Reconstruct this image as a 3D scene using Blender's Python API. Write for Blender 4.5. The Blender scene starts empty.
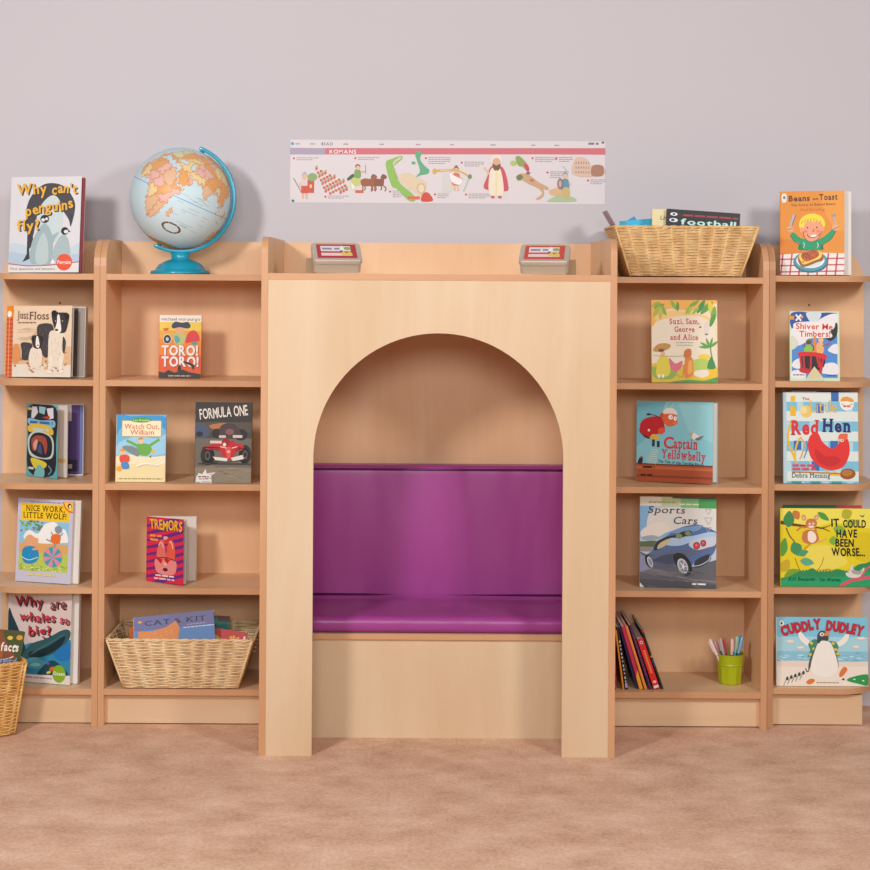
import bpy, bmesh, math, random
from mathutils import Vector, Matrix
import numpy as np

C = bpy.context.scene.collection
PI = math.pi
R_ = math.radians

# ------------------------------------------------------------------ camera geometry
F = 1651.0            # focal length in pixels of the 870 px frame
PPX, PPY = 420.0, 275.0
CAMY, CAMZ = -5.2, 1.427
ROLL = 0.006


def P(px, py, Y):
    """real position of a point seen at (px, py) that stands at depth Y"""
    s = (Y - CAMY) / F
    a, b = (px - PPX) * s, (py - PPY) * s
    c, d = math.cos(ROLL), math.sin(ROLL)
    return Vector((a * c + b * d, Y, CAMZ + a * d - b * c))


def S(Y):
    return (Y - CAMY) / F


# ------------------------------------------------------------------ materials
def lin(c):
    return c / 12.92 if c <= 0.04045 else ((c + 0.055) / 1.055) ** 2.4


def rgb(h):
    return tuple(lin(int(h[i:i + 2], 16) / 255) for i in (0, 2, 4)) + (1.0,)


MATS = {}


def new_mat(name, rough=0.5, spec=0.5, metal=0.0):
    m = bpy.data.materials.new(name)
    m.use_nodes = True
    b = m.node_tree.nodes['Principled BSDF']
    b.inputs['Roughness'].default_value = rough
    b.inputs['Specular IOR Level'].default_value = spec
    b.inputs['Metallic'].default_value = metal
    return m, m.node_tree.nodes, m.node_tree.links, b


def ink(h, rough=0.42, spec=0.35):
    k = (h, rough, spec)
    if k not in MATS:
        m, n, l, b = new_mat('ink_' + h, rough, spec)
        b.inputs['Base Color'].default_value = rgb(h)
        MATS[k] = m
    return MATS[k]


def wood(name, c1, c2, c3, axis, rough=0.42):
    m, n, l, b = new_mat(name, rough, 0.35)
    tc = n.new('ShaderNodeTexCoord')
    oi = n.new('ShaderNodeObjectInfo')
    mul = n.new('ShaderNodeMath'); mul.operation = 'MULTIPLY'; mul.inputs[1].default_value = 17.0
    l.new(oi.outputs['Random'], mul.inputs[0])
    add = n.new('ShaderNodeVectorMath'); add.operation = 'ADD'
    l.new(tc.outputs['Object'], add.inputs[0]); l.new(mul.outputs[0], add.inputs[1])

    def mapped(sc):
        mp = n.new('ShaderNodeMapping'); mp.inputs['Scale'].default_value = sc
        l.new(add.outputs[0], mp.inputs['Vector']); return mp
    big = {'z': (6, 6, 0.9), 'x': (0.9, 6, 6)}[axis]
    fine = {'z': (70, 70, 4), 'x': (4, 70, 70)}[axis]
    n1 = n.new('ShaderNodeTexNoise'); n1.inputs['Scale'].default_value = 1.0; n1.inputs['Detail'].default_value = 4
    n1.inputs['Distortion'].default_value = 0.6
    l.new(mapped(big).outputs[0], n1.inputs['Vector'])
    n2 = n.new('ShaderNodeTexNoise'); n2.inputs['Scale'].default_value = 1.0; n2.inputs['Detail'].default_value = 3
    l.new(mapped(fine).outputs[0], n2.inputs['Vector'])
    mx = n.new('ShaderNodeMix'); mx.data_type = 'FLOAT'; mx.inputs[0].default_value = 0.12
    l.new(n1.outputs[0], mx.inputs[2]); l.new(n2.outputs[0], mx.inputs[3])
    cr = n.new('ShaderNodeValToRGB')
    cr.color_ramp.elements[0].position = 0.30; cr.color_ramp.elements[0].color = rgb(c1)
    cr.color_ramp.elements[1].position = 0.70; cr.color_ramp.elements[1].color = rgb(c3)
    e = cr.color_ramp.elements.new(0.5); e.color = rgb(c2)
    l.new(mx.outputs[0], cr.inputs[0]); l.new(cr.outputs[0], b.inputs['Base Color'])
    return m


WOODV = wood('maple_laminate_upright', 'D3B48F', 'D9BD9B', 'DEC5A6', 'z')
WOOD_SHADE_V = wood('maple_shade_warmed_upright', 'DEB086', 'E5B990', 'EAC19A', 'z')  # redder maple: warm shade inside the units is put into the colour
WOODH = wood('maple_laminate_flat', 'D5B08A', 'DBBA96', 'E0C2A1', 'x')
EDGEV = wood('beech_edge_upright', 'C59068', 'CD9A72', 'D4A57E', 'z', 0.35)
EDGEH = wood('beech_edge_flat', 'C59068', 'CD9A72', 'D4A57E', 'x', 0.35)


def wall_mat():
    m, n, l, b = new_mat('painted_wall', 0.85, 0.15)
    tc = n.new('ShaderNodeTexCoord')
    t = n.new('ShaderNodeTexNoise'); t.inputs['Scale'].default_value = 1.3; t.inputs['Detail'].default_value = 3
    l.new(tc.outputs['Object'], t.inputs['Vector'])
    cr = n.new('ShaderNodeValToRGB')
    cr.color_ramp.elements[0].color = rgb('C9C3C9'); cr.color_ramp.elements[1].color = rgb('CEC7CC')
    l.new(t.outputs[0], cr.inputs[0]); l.new(cr.outputs[0], b.inputs['Base Color'])
    f = n.new('ShaderNodeTexNoise'); f.inputs['Scale'].default_value = 180
    l.new(tc.outputs['Object'], f.inputs['Vector'])
    bp = n.new('ShaderNodeBump'); bp.inputs['Strength'].default_value = 0.06; bp.inputs['Distance'].default_value = 0.002
    l.new(f.outputs[0], bp.inputs['Height']); l.new(bp.outputs[0], b.inputs['Normal'])
    return m


def carpet_mat():
    m, n, l, b = new_mat('tan_carpet', 1.0, 0.05)
    tc = n.new('ShaderNodeTexCoord')
    t = n.new('ShaderNodeTexNoise'); t.inputs['Scale'].default_value = 10; t.inputs['Detail'].default_value = 9
    t.inputs['Roughness'].default_value = 0.66
    mp = n.new('ShaderNodeMapping'); mp.inputs['Scale'].default_value = (0.6, 0.75, 1)
    l.new(tc.outputs['Object'], mp.inputs['Vector']); l.new(mp.outputs[0], t.inputs['Vector'])
    f = n.new('ShaderNodeTexNoise'); f.inputs['Scale'].default_value = 95; f.inputs['Detail'].default_value = 4
    f.inputs['Roughness'].default_value = 0.7
    l.new(tc.outputs['Object'], f.inputs['Vector'])
    mx = n.new('ShaderNodeMix'); mx.data_type = 'FLOAT'; mx.inputs[0].default_value = 0.42
    l.new(t.outputs[0], mx.inputs[2]); l.new(f.outputs[0], mx.inputs[3])
    cr = n.new('ShaderNodeValToRGB')
    cr.color_ramp.elements[0].position = 0.34; cr.color_ramp.elements[0].color = rgb('BF947A')
    cr.color_ramp.elements[1].position = 0.66; cr.color_ramp.elements[1].color = rgb('F2CFB6')
    e = cr.color_ramp.elements.new(0.5); e.color = rgb('DDB499')
    l.new(mx.outputs[0], cr.inputs[0]); l.new(cr.outputs[0], b.inputs['Base Color'])
    bp = n.new('ShaderNodeBump'); bp.inputs['Strength'].default_value = 0.6; bp.inputs['Distance'].default_value = 0.004
    l.new(f.outputs[0], bp.inputs['Height']); l.new(bp.outputs[0], b.inputs['Normal'])
    return m


def vinyl_mat(name, c):
    m, n, l, b = new_mat(name, 0.36, 0.5)
    b.inputs['Base Color'].default_value = rgb(c)
    tc = n.new('ShaderNodeTexCoord')
    mp = n.new('ShaderNodeMapping'); mp.inputs['Scale'].default_value = (5.0, 3.0, 1.4)
    mp.inputs['Rotation'].default_value = (0, 0.35, 0)
    l.new(tc.outputs['Object'], mp.inputs['Vector'])
    t = n.new('ShaderNodeTexNoise'); t.inputs['Scale'].default_value = 1.0; t.inputs['Detail'].default_value = 1.5
    l.new(mp.outputs[0], t.inputs['Vector'])
    f = n.new('ShaderNodeTexNoise'); f.inputs['Scale'].default_value = 400
    l.new(tc.outputs['Object'], f.inputs['Vector'])
    ma = n.new('ShaderNodeMath'); ma.operation = 'MULTIPLY_ADD'; ma.inputs[1].default_value = 0.006
    l.new(f.outputs[0], ma.inputs[0]); l.new(t.outputs[0], ma.inputs[2])
    bp = n.new('ShaderNodeBump'); bp.inputs['Strength'].default_value = 0.85; bp.inputs['Distance'].default_value = 0.035
    l.new(ma.outputs[0], bp.inputs['Height']); l.new(bp.outputs[0], b.inputs['Normal'])
    return m


def wicker_mat(name, c1, c2):
    m, n, l, b = new_mat(name, 0.55, 0.3)
    tc = n.new('ShaderNodeTexCoord')
    t = n.new('ShaderNodeTexNoise'); t.inputs['Scale'].default_value = 38; t.inputs['Detail'].default_value = 3
    l.new(tc.outputs['Object'], t.inputs['Vector'])
    cr = n.new('ShaderNodeValToRGB')
    cr.color_ramp.elements[0].position = 0.35; cr.color_ramp.elements[0].color = rgb(c1)
    cr.color_ramp.elements[1].position = 0.65; cr.color_ramp.elements[1].color = rgb(c2)
    l.new(t.outputs[0], cr.inputs[0]); l.new(cr.outputs[0], b.inputs['Base Color'])
    return m


PAPER = ink('EDE8E2', 0.7, 0.2)
PAGES = None


def pages_mat():
    m, n, l, b = new_mat('page_edges', 0.8, 0.1)
    tc = n.new('ShaderNodeTexCoord')
    w = n.new('ShaderNodeTexWave'); w.bands_direction = 'Y'; w.inputs['Scale'].default_value = 300
    l.new(tc.outputs['Object'], w.inputs['Vector'])
    cr = n.new('ShaderNodeValToRGB')
    cr.color_ramp.elements[0].color = rgb('D8D0C8'); cr.color_ramp.elements[1].color = rgb('F0EBE6')
    l.new(w.outputs[0], cr.inputs[0]); l.new(cr.outputs[0], b.inputs['Base Color'])
    return m


PAGES = pages_mat()
TEAL = ink('1296B4', 0.25, 0.5)


# ------------------------------------------------------------------ object helpers
def link_mesh(name, verts, faces, mats, midx=None, parent=None, smooth=False):
    me = bpy.data.meshes.new(name)
    me.from_pydata([tuple(v) for v in verts], [], faces)
    for m in (mats if isinstance(mats, (list, tuple)) else [mats]):
        me.materials.append(m)
    if midx is not None:
        me.polygons.foreach_set('material_index', list(midx))
    if smooth:
        me.polygons.foreach_set('use_smooth', [True] * len(me.polygons))
    me.update()
    o = bpy.data.objects.new(name, me)
    C.objects.link(o)
    if parent is not None:
        o.parent = parent
    return o


def tag(o, label, cat, group=None):
    o['label'] = label; o['category'] = cat
    if group:
        o['group'] = group
    return o


def thing(name, label, cat, loc=(0, 0, 0), rot=(0, 0, 0), group=None):
    o = bpy.data.objects.new(name, None)
    o.empty_display_size = 0.05
    C.objects.link(o)
    o.location = loc; o.rotation_euler = rot
    return tag(o, label, cat, group)


class MB:
    """collects shapes into one mesh"""

    def __init__(self):
        self.v, self.f, self.m = [], [], []

    def add(self, vs, fs, mi=0):
        k = len(self.v)
        self.v += [tuple(v) for v in vs]
        self.f += [tuple(i + k for i in f) for f in fs]
        self.m += (list(mi) if isinstance(mi, (list, tuple)) else [mi] * len(fs))

    def box(self, x0, x1, y0, y1, z0, z1, mi=0, thin=None, edge=1):
        """thin = axis letter of the panel thickness: faces across it keep mi, the rest take edge"""
        vs = [(x, y, z) for z in (z0, z1) for y in (y0, y1) for x in (x0, x1)]
        fs = [(0, 2, 3, 1), (4, 5, 7, 6), (0, 1, 5, 4), (2, 6, 7, 3), (0, 4, 6, 2), (1, 3, 7, 5)]
        ax = ['z', 'z', 'y', 'y', 'x', 'x']
        ms = [mi if (thin is None or a == thin) else edge for a in ax]
        self.add(vs, fs, ms)

    def prism(self, poly, axis, a0, a1, mi=0, edge=0):
        """poly: 2D outline; axis x: (y,z), axis y: (x,z), axis z: (x,y)"""
        def pt(p, a):
            return {'x': (a, p[0], p[1]), 'y': (p[0], a, p[1]), 'z': (p[0], p[1], a)}[axis]
        n = len(poly)
        vs = [pt(p, a0) for p in poly] + [pt(p, a1) for p in poly]
        fs = [tuple(range(n)), tuple(range(2 * n - 1, n - 1, -1))]
        fs += [(i, i + n, (i + 1) % n + n, (i + 1) % n) for i in range(n)]
        self.add(vs, fs, [mi, mi] + [edge] * n)

    def tube(self, pts, r, n=6, closed=False, mi=0):
        k = len(pts)
        pts = [Vector(p) for p in pts]
        vs = []
        rr = r if isinstance(r, (list, tuple)) else [r] * k
        for i, p in enumerate(pts):
            if closed:
                t = pts[(i + 1) % k] - pts[i - 1]
            else:
                t = pts[min(i + 1, k - 1)] - pts[max(i - 1, 0)]
            t.normalize()
            u = t.cross(Vector((0, 0, 1)))
            if u.length < 0.05:
                u = t.cross(Vector((0, 1, 0)))
            u.normalize(); w = u.cross(t)
            for j in range(n):
                a = 2 * PI * j / n
                vs.append(p + (u * math.cos(a) + w * math.sin(a)) * rr[i])
        fs = []
        for i in range(k if closed else k - 1):
            q = (i + 1) % k
            for j in range(n):
                j2 = (j + 1) % n
                fs.append((i * n + j, i * n + j2, q * n + j2, q * n + j))
        if not closed:
            fs.append(tuple(range(n - 1, -1, -1)))
            fs.append(tuple((k - 1) * n + j for j in range(n)))
        self.add(vs, fs, mi)

    def lathe(self, prof, cx=0, cy=0, n=40, mi=0, cap=True):
        vs = []
        for r, z in prof:
            for j in range(n):
                a = 2 * PI * j / n
                vs.append((cx + r * math.cos(a), cy + r * math.sin(a), z))
        fs = []
        for i in range(len(prof) - 1):
            for j in range(n):
                j2 = (j + 1) % n
                fs.append((i * n + j, i * n + j2, (i + 1) * n + j2, (i + 1) * n + j))
        if cap:
            fs.append(tuple(range(n - 1, -1, -1)))
            fs.append(tuple((len(prof) - 1) * n + j for j in range(n)))
        self.add(vs, fs, mi)

    def build(self, name, mats, parent=None, smooth=False):
        return link_mesh(name, self.v, self.f, mats, self.m, parent, smooth)


def bevel(o, width, seg=3):
    bm = bmesh.new(); bm.from_mesh(o.data)
    bmesh.ops.recalc_face_normals(bm, faces=bm.faces)
    ed = [e for e in bm.edges if len(e.link_faces) == 2 and e.calc_face_angle(0) > 0.5]
    bmesh.ops.bevel(bm, geom=ed, offset=width, segments=seg, profile=0.5, affect='EDGES', clamp_overlap=True)
    for f in bm.faces:
        f.smooth = True
    bm.to_mesh(o.data); bm.free()
    return o


# ------------------------------------------------------------------ printed artwork
GLYPH = {}


def glyph(ch, bold, serif):
    k = (ch, bold, serif)
    if k in GLYPH:
        return GLYPH[k]
    cu = bpy.data.curves.new('glyph', 'FONT')
    cu.body = ch; cu.size = 1.0; cu.resolution_u = 3; cu.offset = bold
    ob = bpy.data.objects.new('glyph', cu)
    C.objects.link(ob)
    dg = bpy.context.evaluated_depsgraph_get()
    dg.update()
    me = bpy.data.meshes.new_from_object(ob.evaluated_get(dg))
    vs = [(v.co.x, v.co.y) for v in me.vertices]
    fs = [tuple(p.vertices) for p in me.polygons]
    if serif and vs:
        cnt = {}
        for f in fs:
            for i in range(len(f)):
                e = tuple(sorted((f[i], f[(i + 1) % len(f)])))
                cnt[e] = cnt.get(e, 0) + 1
        lo = min(v[1] for v in vs); hi = max(v[1] for v in vs)
        add = []
        for e, c in cnt.items():
            if c != 1:
                continue
            a, b = vs[e[0]], vs[e[1]]
            if abs(a[1] - b[1]) < 0.004 and 0.03 < abs(a[0] - b[0]) < 0.2:
                if abs(a[1] - lo) < 0.02 or abs(a[1] - hi) < 0.02 or abs(a[1]) < 0.02:
                    add.append((min(a[0], b[0]), max(a[0], b[0]), a[1], 1 if a[1] < 0.25 else -1))
        for x0, x1, y, sg in add:
            q = len(vs)
            y0, y1 = (y, y + 0.06) if sg > 0 else (y - 0.06, y)
            vs += [(x0 - 0.07, y0), (x1 + 0.07, y0), (x1 + 0.07, y1), (x0 - 0.07, y1)]
            fs.append((q, q + 1, q + 2, q + 3))
    bpy.data.objects.remove(ob); bpy.data.curves.remove(cu); bpy.data.meshes.remove(me)
    if vs:
        x0 = min(v[0] for v in vs); x1 = max(v[0] for v in vs)
    else:
        x0, x1 = 0, 0.3
    GLYPH[k] = (vs, fs, x0, x1)
    return GLYPH[k]


def smooth_pts(pts, closed=True, k=5):
    n = len(pts); out = []
    rng = range(n) if closed else range(n - 1)
    for i in rng:
        if closed:
            p0, p1, p2, p3 = pts[i - 1], pts[i], pts[(i + 1) % n], pts[(i + 2) % n]
        else:
            p0, p1, p2, p3 = pts[max(i - 1, 0)], pts[i], pts[i + 1], pts[min(i + 2, n - 1)]
        for j in range(k):
            t = j / k
            out.append(tuple(0.5 * ((2 * p1[d]) + (-p0[d] + p2[d]) * t + (2 * p0[d] - 5 * p1[d] + 4 * p2[d] - p3[d]) * t * t
                                    + (-p0[d] + 3 * p1[d] - 3 * p2[d] + p3[d]) * t ** 3) for d in (0, 1)))
    if not closed:
        out.append(pts[-1])
    return out


class Art:
    """flat printing on a sheet; shapes are given on a drawing board x right, y down"""

    def __init__(self, x0, y0, x1, y1, bg='FFFFFF'):
        self.r = (x0, y0, x1, y1); self.items = []; self.rnd = random.Random(5)
        self.layer = 1; self._k = False
        self.bg = bg

    def _clip(self, pts):
        x0, y0, x1, y1 = self.r
        for ax, lim, sg in ((0, x0, 1), (0, x1, -1), (1, y0, 1), (1, y1, -1)):
            out = []
            n = len(pts)
            for i in range(n):
                a, b = pts[i], pts[(i + 1) % n]
                ia, ib = (a[ax] - lim) * sg >= 0, (b[ax] - lim) * sg >= 0
                if ia:
                    out.append(a)
                if ia != ib:
                    t = (lim - a[ax]) / (b[ax] - a[ax])
                    out.append((a[0] + (b[0] - a[0]) * t, a[1] + (b[1] - a[1]) * t))
            pts = out
            if len(pts) < 3:
                return []
        return pts

    def p(self, col, pts, keep=False):
        if not keep or not self._k:
            self.layer += 1
        self._k = keep
        pts = self._clip([tuple(q) for q in pts])
        if len(pts) >= 3:
            self.items.append((col, pts, [tuple(range(len(pts)))], self.layer))
        return self

    def r_(self, col, x0, y0, x1, y1, keep=False):
        return self.p(col, [(x0, y0), (x1, y0), (x1, y1), (x0, y1)], keep)

    def b(self, col, pts, keep=False):
        return self.p(col, smooth_pts(pts), keep)

    def e(self, col, cx, cy, rx, ry=None, rot=0, n=20, keep=False):
        ry = rx if ry is None else ry
        c, s = math.cos(R_(rot)), math.sin(R_(rot))
        pts = []
        for i in range(n):
            a = 2 * PI * i / n
            x, y = rx * math.cos(a), ry * math.sin(a)
            pts.append((cx + x * c - y * s, cy + x * s + y * c))
        return self.p(col, pts, keep)

    def s(self, col, w, pts, keep=False, curve=True, taper=False):
        if curve and len(pts) > 2:
            pts = smooth_pts(pts, False, 4)
        if not keep or not self._k:
            self.layer += 1
        self._k = True
        n = len(pts); L, Rr = [], []
        for i in range(n):
            a, b = pts[max(i - 1, 0)], pts[min(i + 1, n - 1)]
            dx, dy = b[0] - a[0], b[1] - a[1]
            d = math.hypot(dx, dy) or 1
            ww = w * (1 - 0.85 * i / (n - 1)) if taper else w
            L.append((pts[i][0] - dy / d * ww / 2, pts[i][1] + dx / d * ww / 2))
            Rr.append((pts[i][0] + dy / d * ww / 2, pts[i][1] - dx / d * ww / 2))
        for i in range(n - 1):
            self.p(col, [L[i], L[i + 1], Rr[i + 1], Rr[i]], True)
        self._k = keep
        return self

    def t(self, text, x, y, cap, col, width=None, bold=0.0, serif=False, shear=0.0, rot=0.0, jit=(0, 0), arc=0.0,
          shadow=None, outline=None, align='l', gap=0.08):
        """baseline starts at (x, y); cap = height of capitals; width = total width to fit"""
        k = cap / 0.69
        adv = []; X = 0.0
        for ch in text:
            if ch == ' ':
                X += 0.28; adv.append(None); continue
            g = glyph(ch, bold, serif)
            adv.append(X); X += g[3] - g[2] + gap
        total = X - gap
        kx = width / total if width else k
        if align == 'c':
            x = x - total * kx / 2 * math.cos(R_(rot)); y = y + total * kx / 2 * math.sin(R_(rot))
        place = []
        for i, ch in enumerate(text):
            if adv[i] is None:
                continue
            g = glyph(ch, bold, serif)
            m = (adv[i] + (g[3] - g[2]) / 2) / max(total, 1e-6)
            place.append((ch, adv[i], self.rnd.uniform(-1, 1) * jit[0] * cap,
                          self.rnd.uniform(-1, 1) * jit[1] - arc * (m - 0.5) * 2 * 25 * (1 if arc else 0),
                          arc * cap * (1 - (2 * m - 1) ** 2)))
        passes = []
        if shadow:
            passes.append((shadow[2], shadow[0], shadow[1], bold))
        if outline:
            passes.append((outline[1], 0, 0, bold + outline[0]))
        passes.append((col, 0, 0, bold))
        cr, sr = math.cos(R_(rot)), math.sin(R_(rot))
        self._k = False
        for (cc, dx, dy, bo) in passes:
            self.layer += 1
            for ch, ax, jy, jr, lift in place:
                base = glyph(ch, bold, serif)
                vs, fs, gx0, gx1 = glyph(ch, bo, serif)
                mid = (base[2] + base[3]) / 2
                a = R_(jr); ca, sa = math.cos(a), math.sin(a)
                out = []
                for (gx, gy) in vs:
                    ux, uy = (gx - mid) * kx, (gy - 0.35) * k
                    ux += shear * (gy) * k
                    vx, vy = ux * ca - uy * sa, ux * sa + uy * ca
                    lx = vx + (ax + (base[3] - base[2]) / 2) * kx
                    ly = vy + 0.35 * k + jy + lift
                    out.append((x + lx * cr - ly * sr + dx, y - (lx * sr + ly * cr) + dy))
                self.items.append((cc, out, fs, self.layer))
        return self

    def bars(self, col, x0, x1, y, h, seed=1, rot=0):
        """a line of print too small to read: short word strokes"""
        rd = random.Random(seed); x = x0; self.layer += 1; self._k = True
        while x < x1:
            w = min(rd.uniform(2.0, 5.0) * h, x1 - x)
            sl = math.tan(R_(rot))
            self.p(col, [(x, y - (x - x0) * sl), (x + w, y - (x + w - x0) * sl), (x + w, y + h - (x + w - x0) * sl), (x, y + h - (x - x0) * sl)], True)
            x += w + h * 0.7
        self._k = False
        return self

    def build(self, name, w, h, thick, parent=None, x_off=0.0, board=None, extra_back=None, dz=3e-5, rough=0.42):
        """a sheet of size w x h standing in the x/z plane, printed side toward -y"""
        x0, y0, x1, y1 = self.r
        sx, sz = w / (x1 - x0), h / (y1 - y0)
        V, Fc, M, mats, mi = [], [], [], [], {}

        def mid(c):
            if c not in mi:
                mi[c] = len(mats); mats.append(ink(c, rough))
            return mi[c]
        b = MB(); b.box(0, w, 0, thick, 0, h)
        V += b.v
        Fc += b.f
        M += [mid(self.bg)] * 6
        bk = mid(extra_back or self.bg)
        M[3] = bk
        for c, pts, fs, ly in self.items:
            q = len(V)
            V += [((px - x0) * sx, -ly * dz, (y1 - py) * sz) for px, py in pts]
            for f in fs:
                Fc.append(tuple(i + q for i in f)); M.append(mid(c))
        o = link_mesh(name, V, Fc, mats, M, parent)
        # printed faces look toward -y
        me = o.data
        flip = [p.index for p in me.polygons if p.index >= 6 and p.normal.y > 0]
        if flip:
            bm = bmesh.new(); bm.from_mesh(me); bm.faces.ensure_lookup_table()
            bmesh.ops.reverse_faces(bm, faces=[bm.faces[i] for i in flip])
            bm.to_mesh(me); bm.free()
        return o


def book(art, label, px, Y, z, yaw=0, lean=4, open_=0, t=0.012, x2=None, spine='E8E4E0', back='E8E4E0',
         inner=(), leaf=None, leaf_art=(), hard=False, page_col=None, group='picture books displayed face out', name='picture_book'):
    """px = x0, x1, y0, y1 of the front cover; hinge on the left; Y = depth of its lower left corner"""
    x0, x1, y0, y1 = px
    a = R_(yaw + open_)
    w = (x1 - x0) * S(Y) / math.cos(a)
    for _ in range(3):
        Ym = Y - 0.5 * w * math.sin(a)
        p0 = P(x0, y1, Y)
        p1 = P(x1, y1, Y - w * math.sin(a))
        w = (p1.x - p0.x) / math.cos(a)
    h = 0.2
    for _ in range(3):
        Yt = Y - 0.5 * w * math.sin(a) + h * math.sin(R_(lean))
        h = (P((x0 + x1) / 2, y0, Yt).z - z - 0.0006) / math.cos(R_(lean))
    wb = w
    if x2 is not None:
        for _ in range(4):
            wb = (P(x2, y1, Y + t - wb * math.sin(R_(yaw))).x - p0.x - t * math.sin(R_(yaw))) / math.cos(R_(yaw))
        wb = max(w, wb)
    root = thing(name, label, 'book', (p0.x, Y, z + t * math.sin(R_(lean)) + 0.0006), (-R_(lean), 0, -R_(yaw)), group)
    ct = 0.0022 if hard else 0.0011
    fc = art.build('front_cover', w, h, ct, root, extra_back='F2EEEA')
    fc.location = (0, -ct if open_ else 0, 0); fc.rotation_euler = (0, 0, -R_(open_))
    ins = 0.003 if hard else 0.0006
    pg = MB()
    pg.box(ins, wb - ins - 0.0005, ct + 0.0002, t - ct - 0.0002, ins, h - ins)
    pmat = ink(page_col, 0.8, 0.1) if page_col else PAGES

    def blocks(b, mats, rects, ww, yy):
        for (u0, u1, v0, v1, col) in rects:
            mats.append(ink(col)); yy -= 0.00004
            b.add([(u0 * ww, yy, v0 * h), (u1 * ww, yy, v0 * h), (u1 * ww, yy, v1 * h), (u0 * ww, yy, v1 * h)], [(0, 1, 2, 3)], len(mats) - 1)
    pm = [pmat]
    blocks(pg, pm, inner, wb, ct + 0.00015)
    po = pg.build('pages', pm, root)
    if leaf:
        lf = MB()
        wl = w * 0.97
        lf.box(0.001, wl, 0, 0.0045, ins, h - ins - 0.001)
        lm = [PAGES]
        blocks(lf, lm, leaf_art, wl, -0.00002)
        lo = lf.build('leaves', lm, root)
        lo.rotation_euler = (0, 0, -R_(open_ * leaf)); lo.location = (0.0015, -0.0005, 0)
    bc = MB(); bc.box(0, wb, t - ct, t, 0, h)
    bc.build('back_cover', [ink(back)], root)
    sp = MB(); sp.box(-0.0012, 0, -0.0002, t, 0, h)
    sp.build('spine', [ink(spine)], root)
    return root


# ------------------------------------------------------------------ the setting
WALLY = 0.305
m = MB(); m.box(-3.6, 3.6, WALLY, WALLY + 0.12, -0.1, 3.2)
o = m.build('wall_back', [wall_mat()]); o['kind'] = 'structure'
m = MB(); m.box(-3.6, 3.6, -6.0, WALLY + 0.12, -0.1, 0.0)
o = m.build('floor', [carpet_mat()]); o['kind'] = 'structure'

# ------------------------------------------------------------------ bookcases
TH = 0.019
DEP = 0.285
SHELF = [0.117, 0.4355, 0.763, 1.090, 1.425]
TOPZ = 1.535
MV, MH = [WOODV, EDGEV], [WOODH, EDGEH]
WOOD_SHADE_H = wood('maple_shade_warmed_flat', 'DAB088', 'E1BA93', 'E7C39F', 'x')  # shelf boards too: interior shade tint carried by a redder maple
MB_, MBH = [WOOD_SHADE_V, EDGEV], [WOOD_SHADE_H, EDGEH]


def side_profile(y0, y1, z1, r):
    pts = [(y0, 0.0), (y1, 0.0), (y1, z1)]
    n = 10
    for i in range(n + 1):
        a = PI / 2 * i / n
        pts.append((y0 + r - r * math.sin(a), z1 - r + r * math.cos(a)))
    return pts


def side_panel(root, xa, xb, y0=0.0, y1=DEP, z1=TOPZ, r=0.085):
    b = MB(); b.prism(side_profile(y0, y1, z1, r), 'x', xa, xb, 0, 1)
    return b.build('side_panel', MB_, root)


def fix_normals(o):
    bm = bmesh.new(); bm.from_mesh(o.data)
    bmesh.ops.recalc_face_normals(bm, faces=bm.faces)
    bm.to_mesh(o.data); bm.free()


def bookcase(x0, x1, label):
    r = thing('bookcase', label, 'bookcase', (0, 0, 0), group='open bookcases along the wall')
    fix_normals(side_panel(r, x0, x0 + TH)); fix_normals(side_panel(r, x1 - TH, x1))
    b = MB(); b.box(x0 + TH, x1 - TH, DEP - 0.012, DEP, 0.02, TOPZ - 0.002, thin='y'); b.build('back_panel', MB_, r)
    for z in SHELF:
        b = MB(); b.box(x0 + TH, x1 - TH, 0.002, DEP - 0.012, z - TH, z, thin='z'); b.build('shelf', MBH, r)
    b = MB(); b.box(x0 + TH, x1 - TH, 0.026, 0.044, 0.004, SHELF[0] - TH, thin='y'); b.build('plinth', MH, r)
    return r


LX0, LX1 = -1.0073, -0.4715
RX0, RX1 = 0.5865, 1.1000
bookcase(LX0, LX1, 'maple bookcase with the globe on top, left of the arched reading nook')
bookcase(RX0, RX1, 'maple bookcase with a full wicker basket on top, right of the arched nook')


def rounded_shelf(xa, xb, side, yf, r=0.13):
    """xa fixed side, xb free end; the free front corner is rounded"""
    y0, y1 = yf + 0.002, DEP - 0.012
    n = 14; pts = [(xa, y1), (xa, y0)]
    for i in range(n + 1):
        a = PI / 2 * i / n
        pts.append((xb - side * (r - r * math.sin(a)), y0 + r - r * math.cos(a)))
    pts.append((xb, y1))
    return pts


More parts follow.
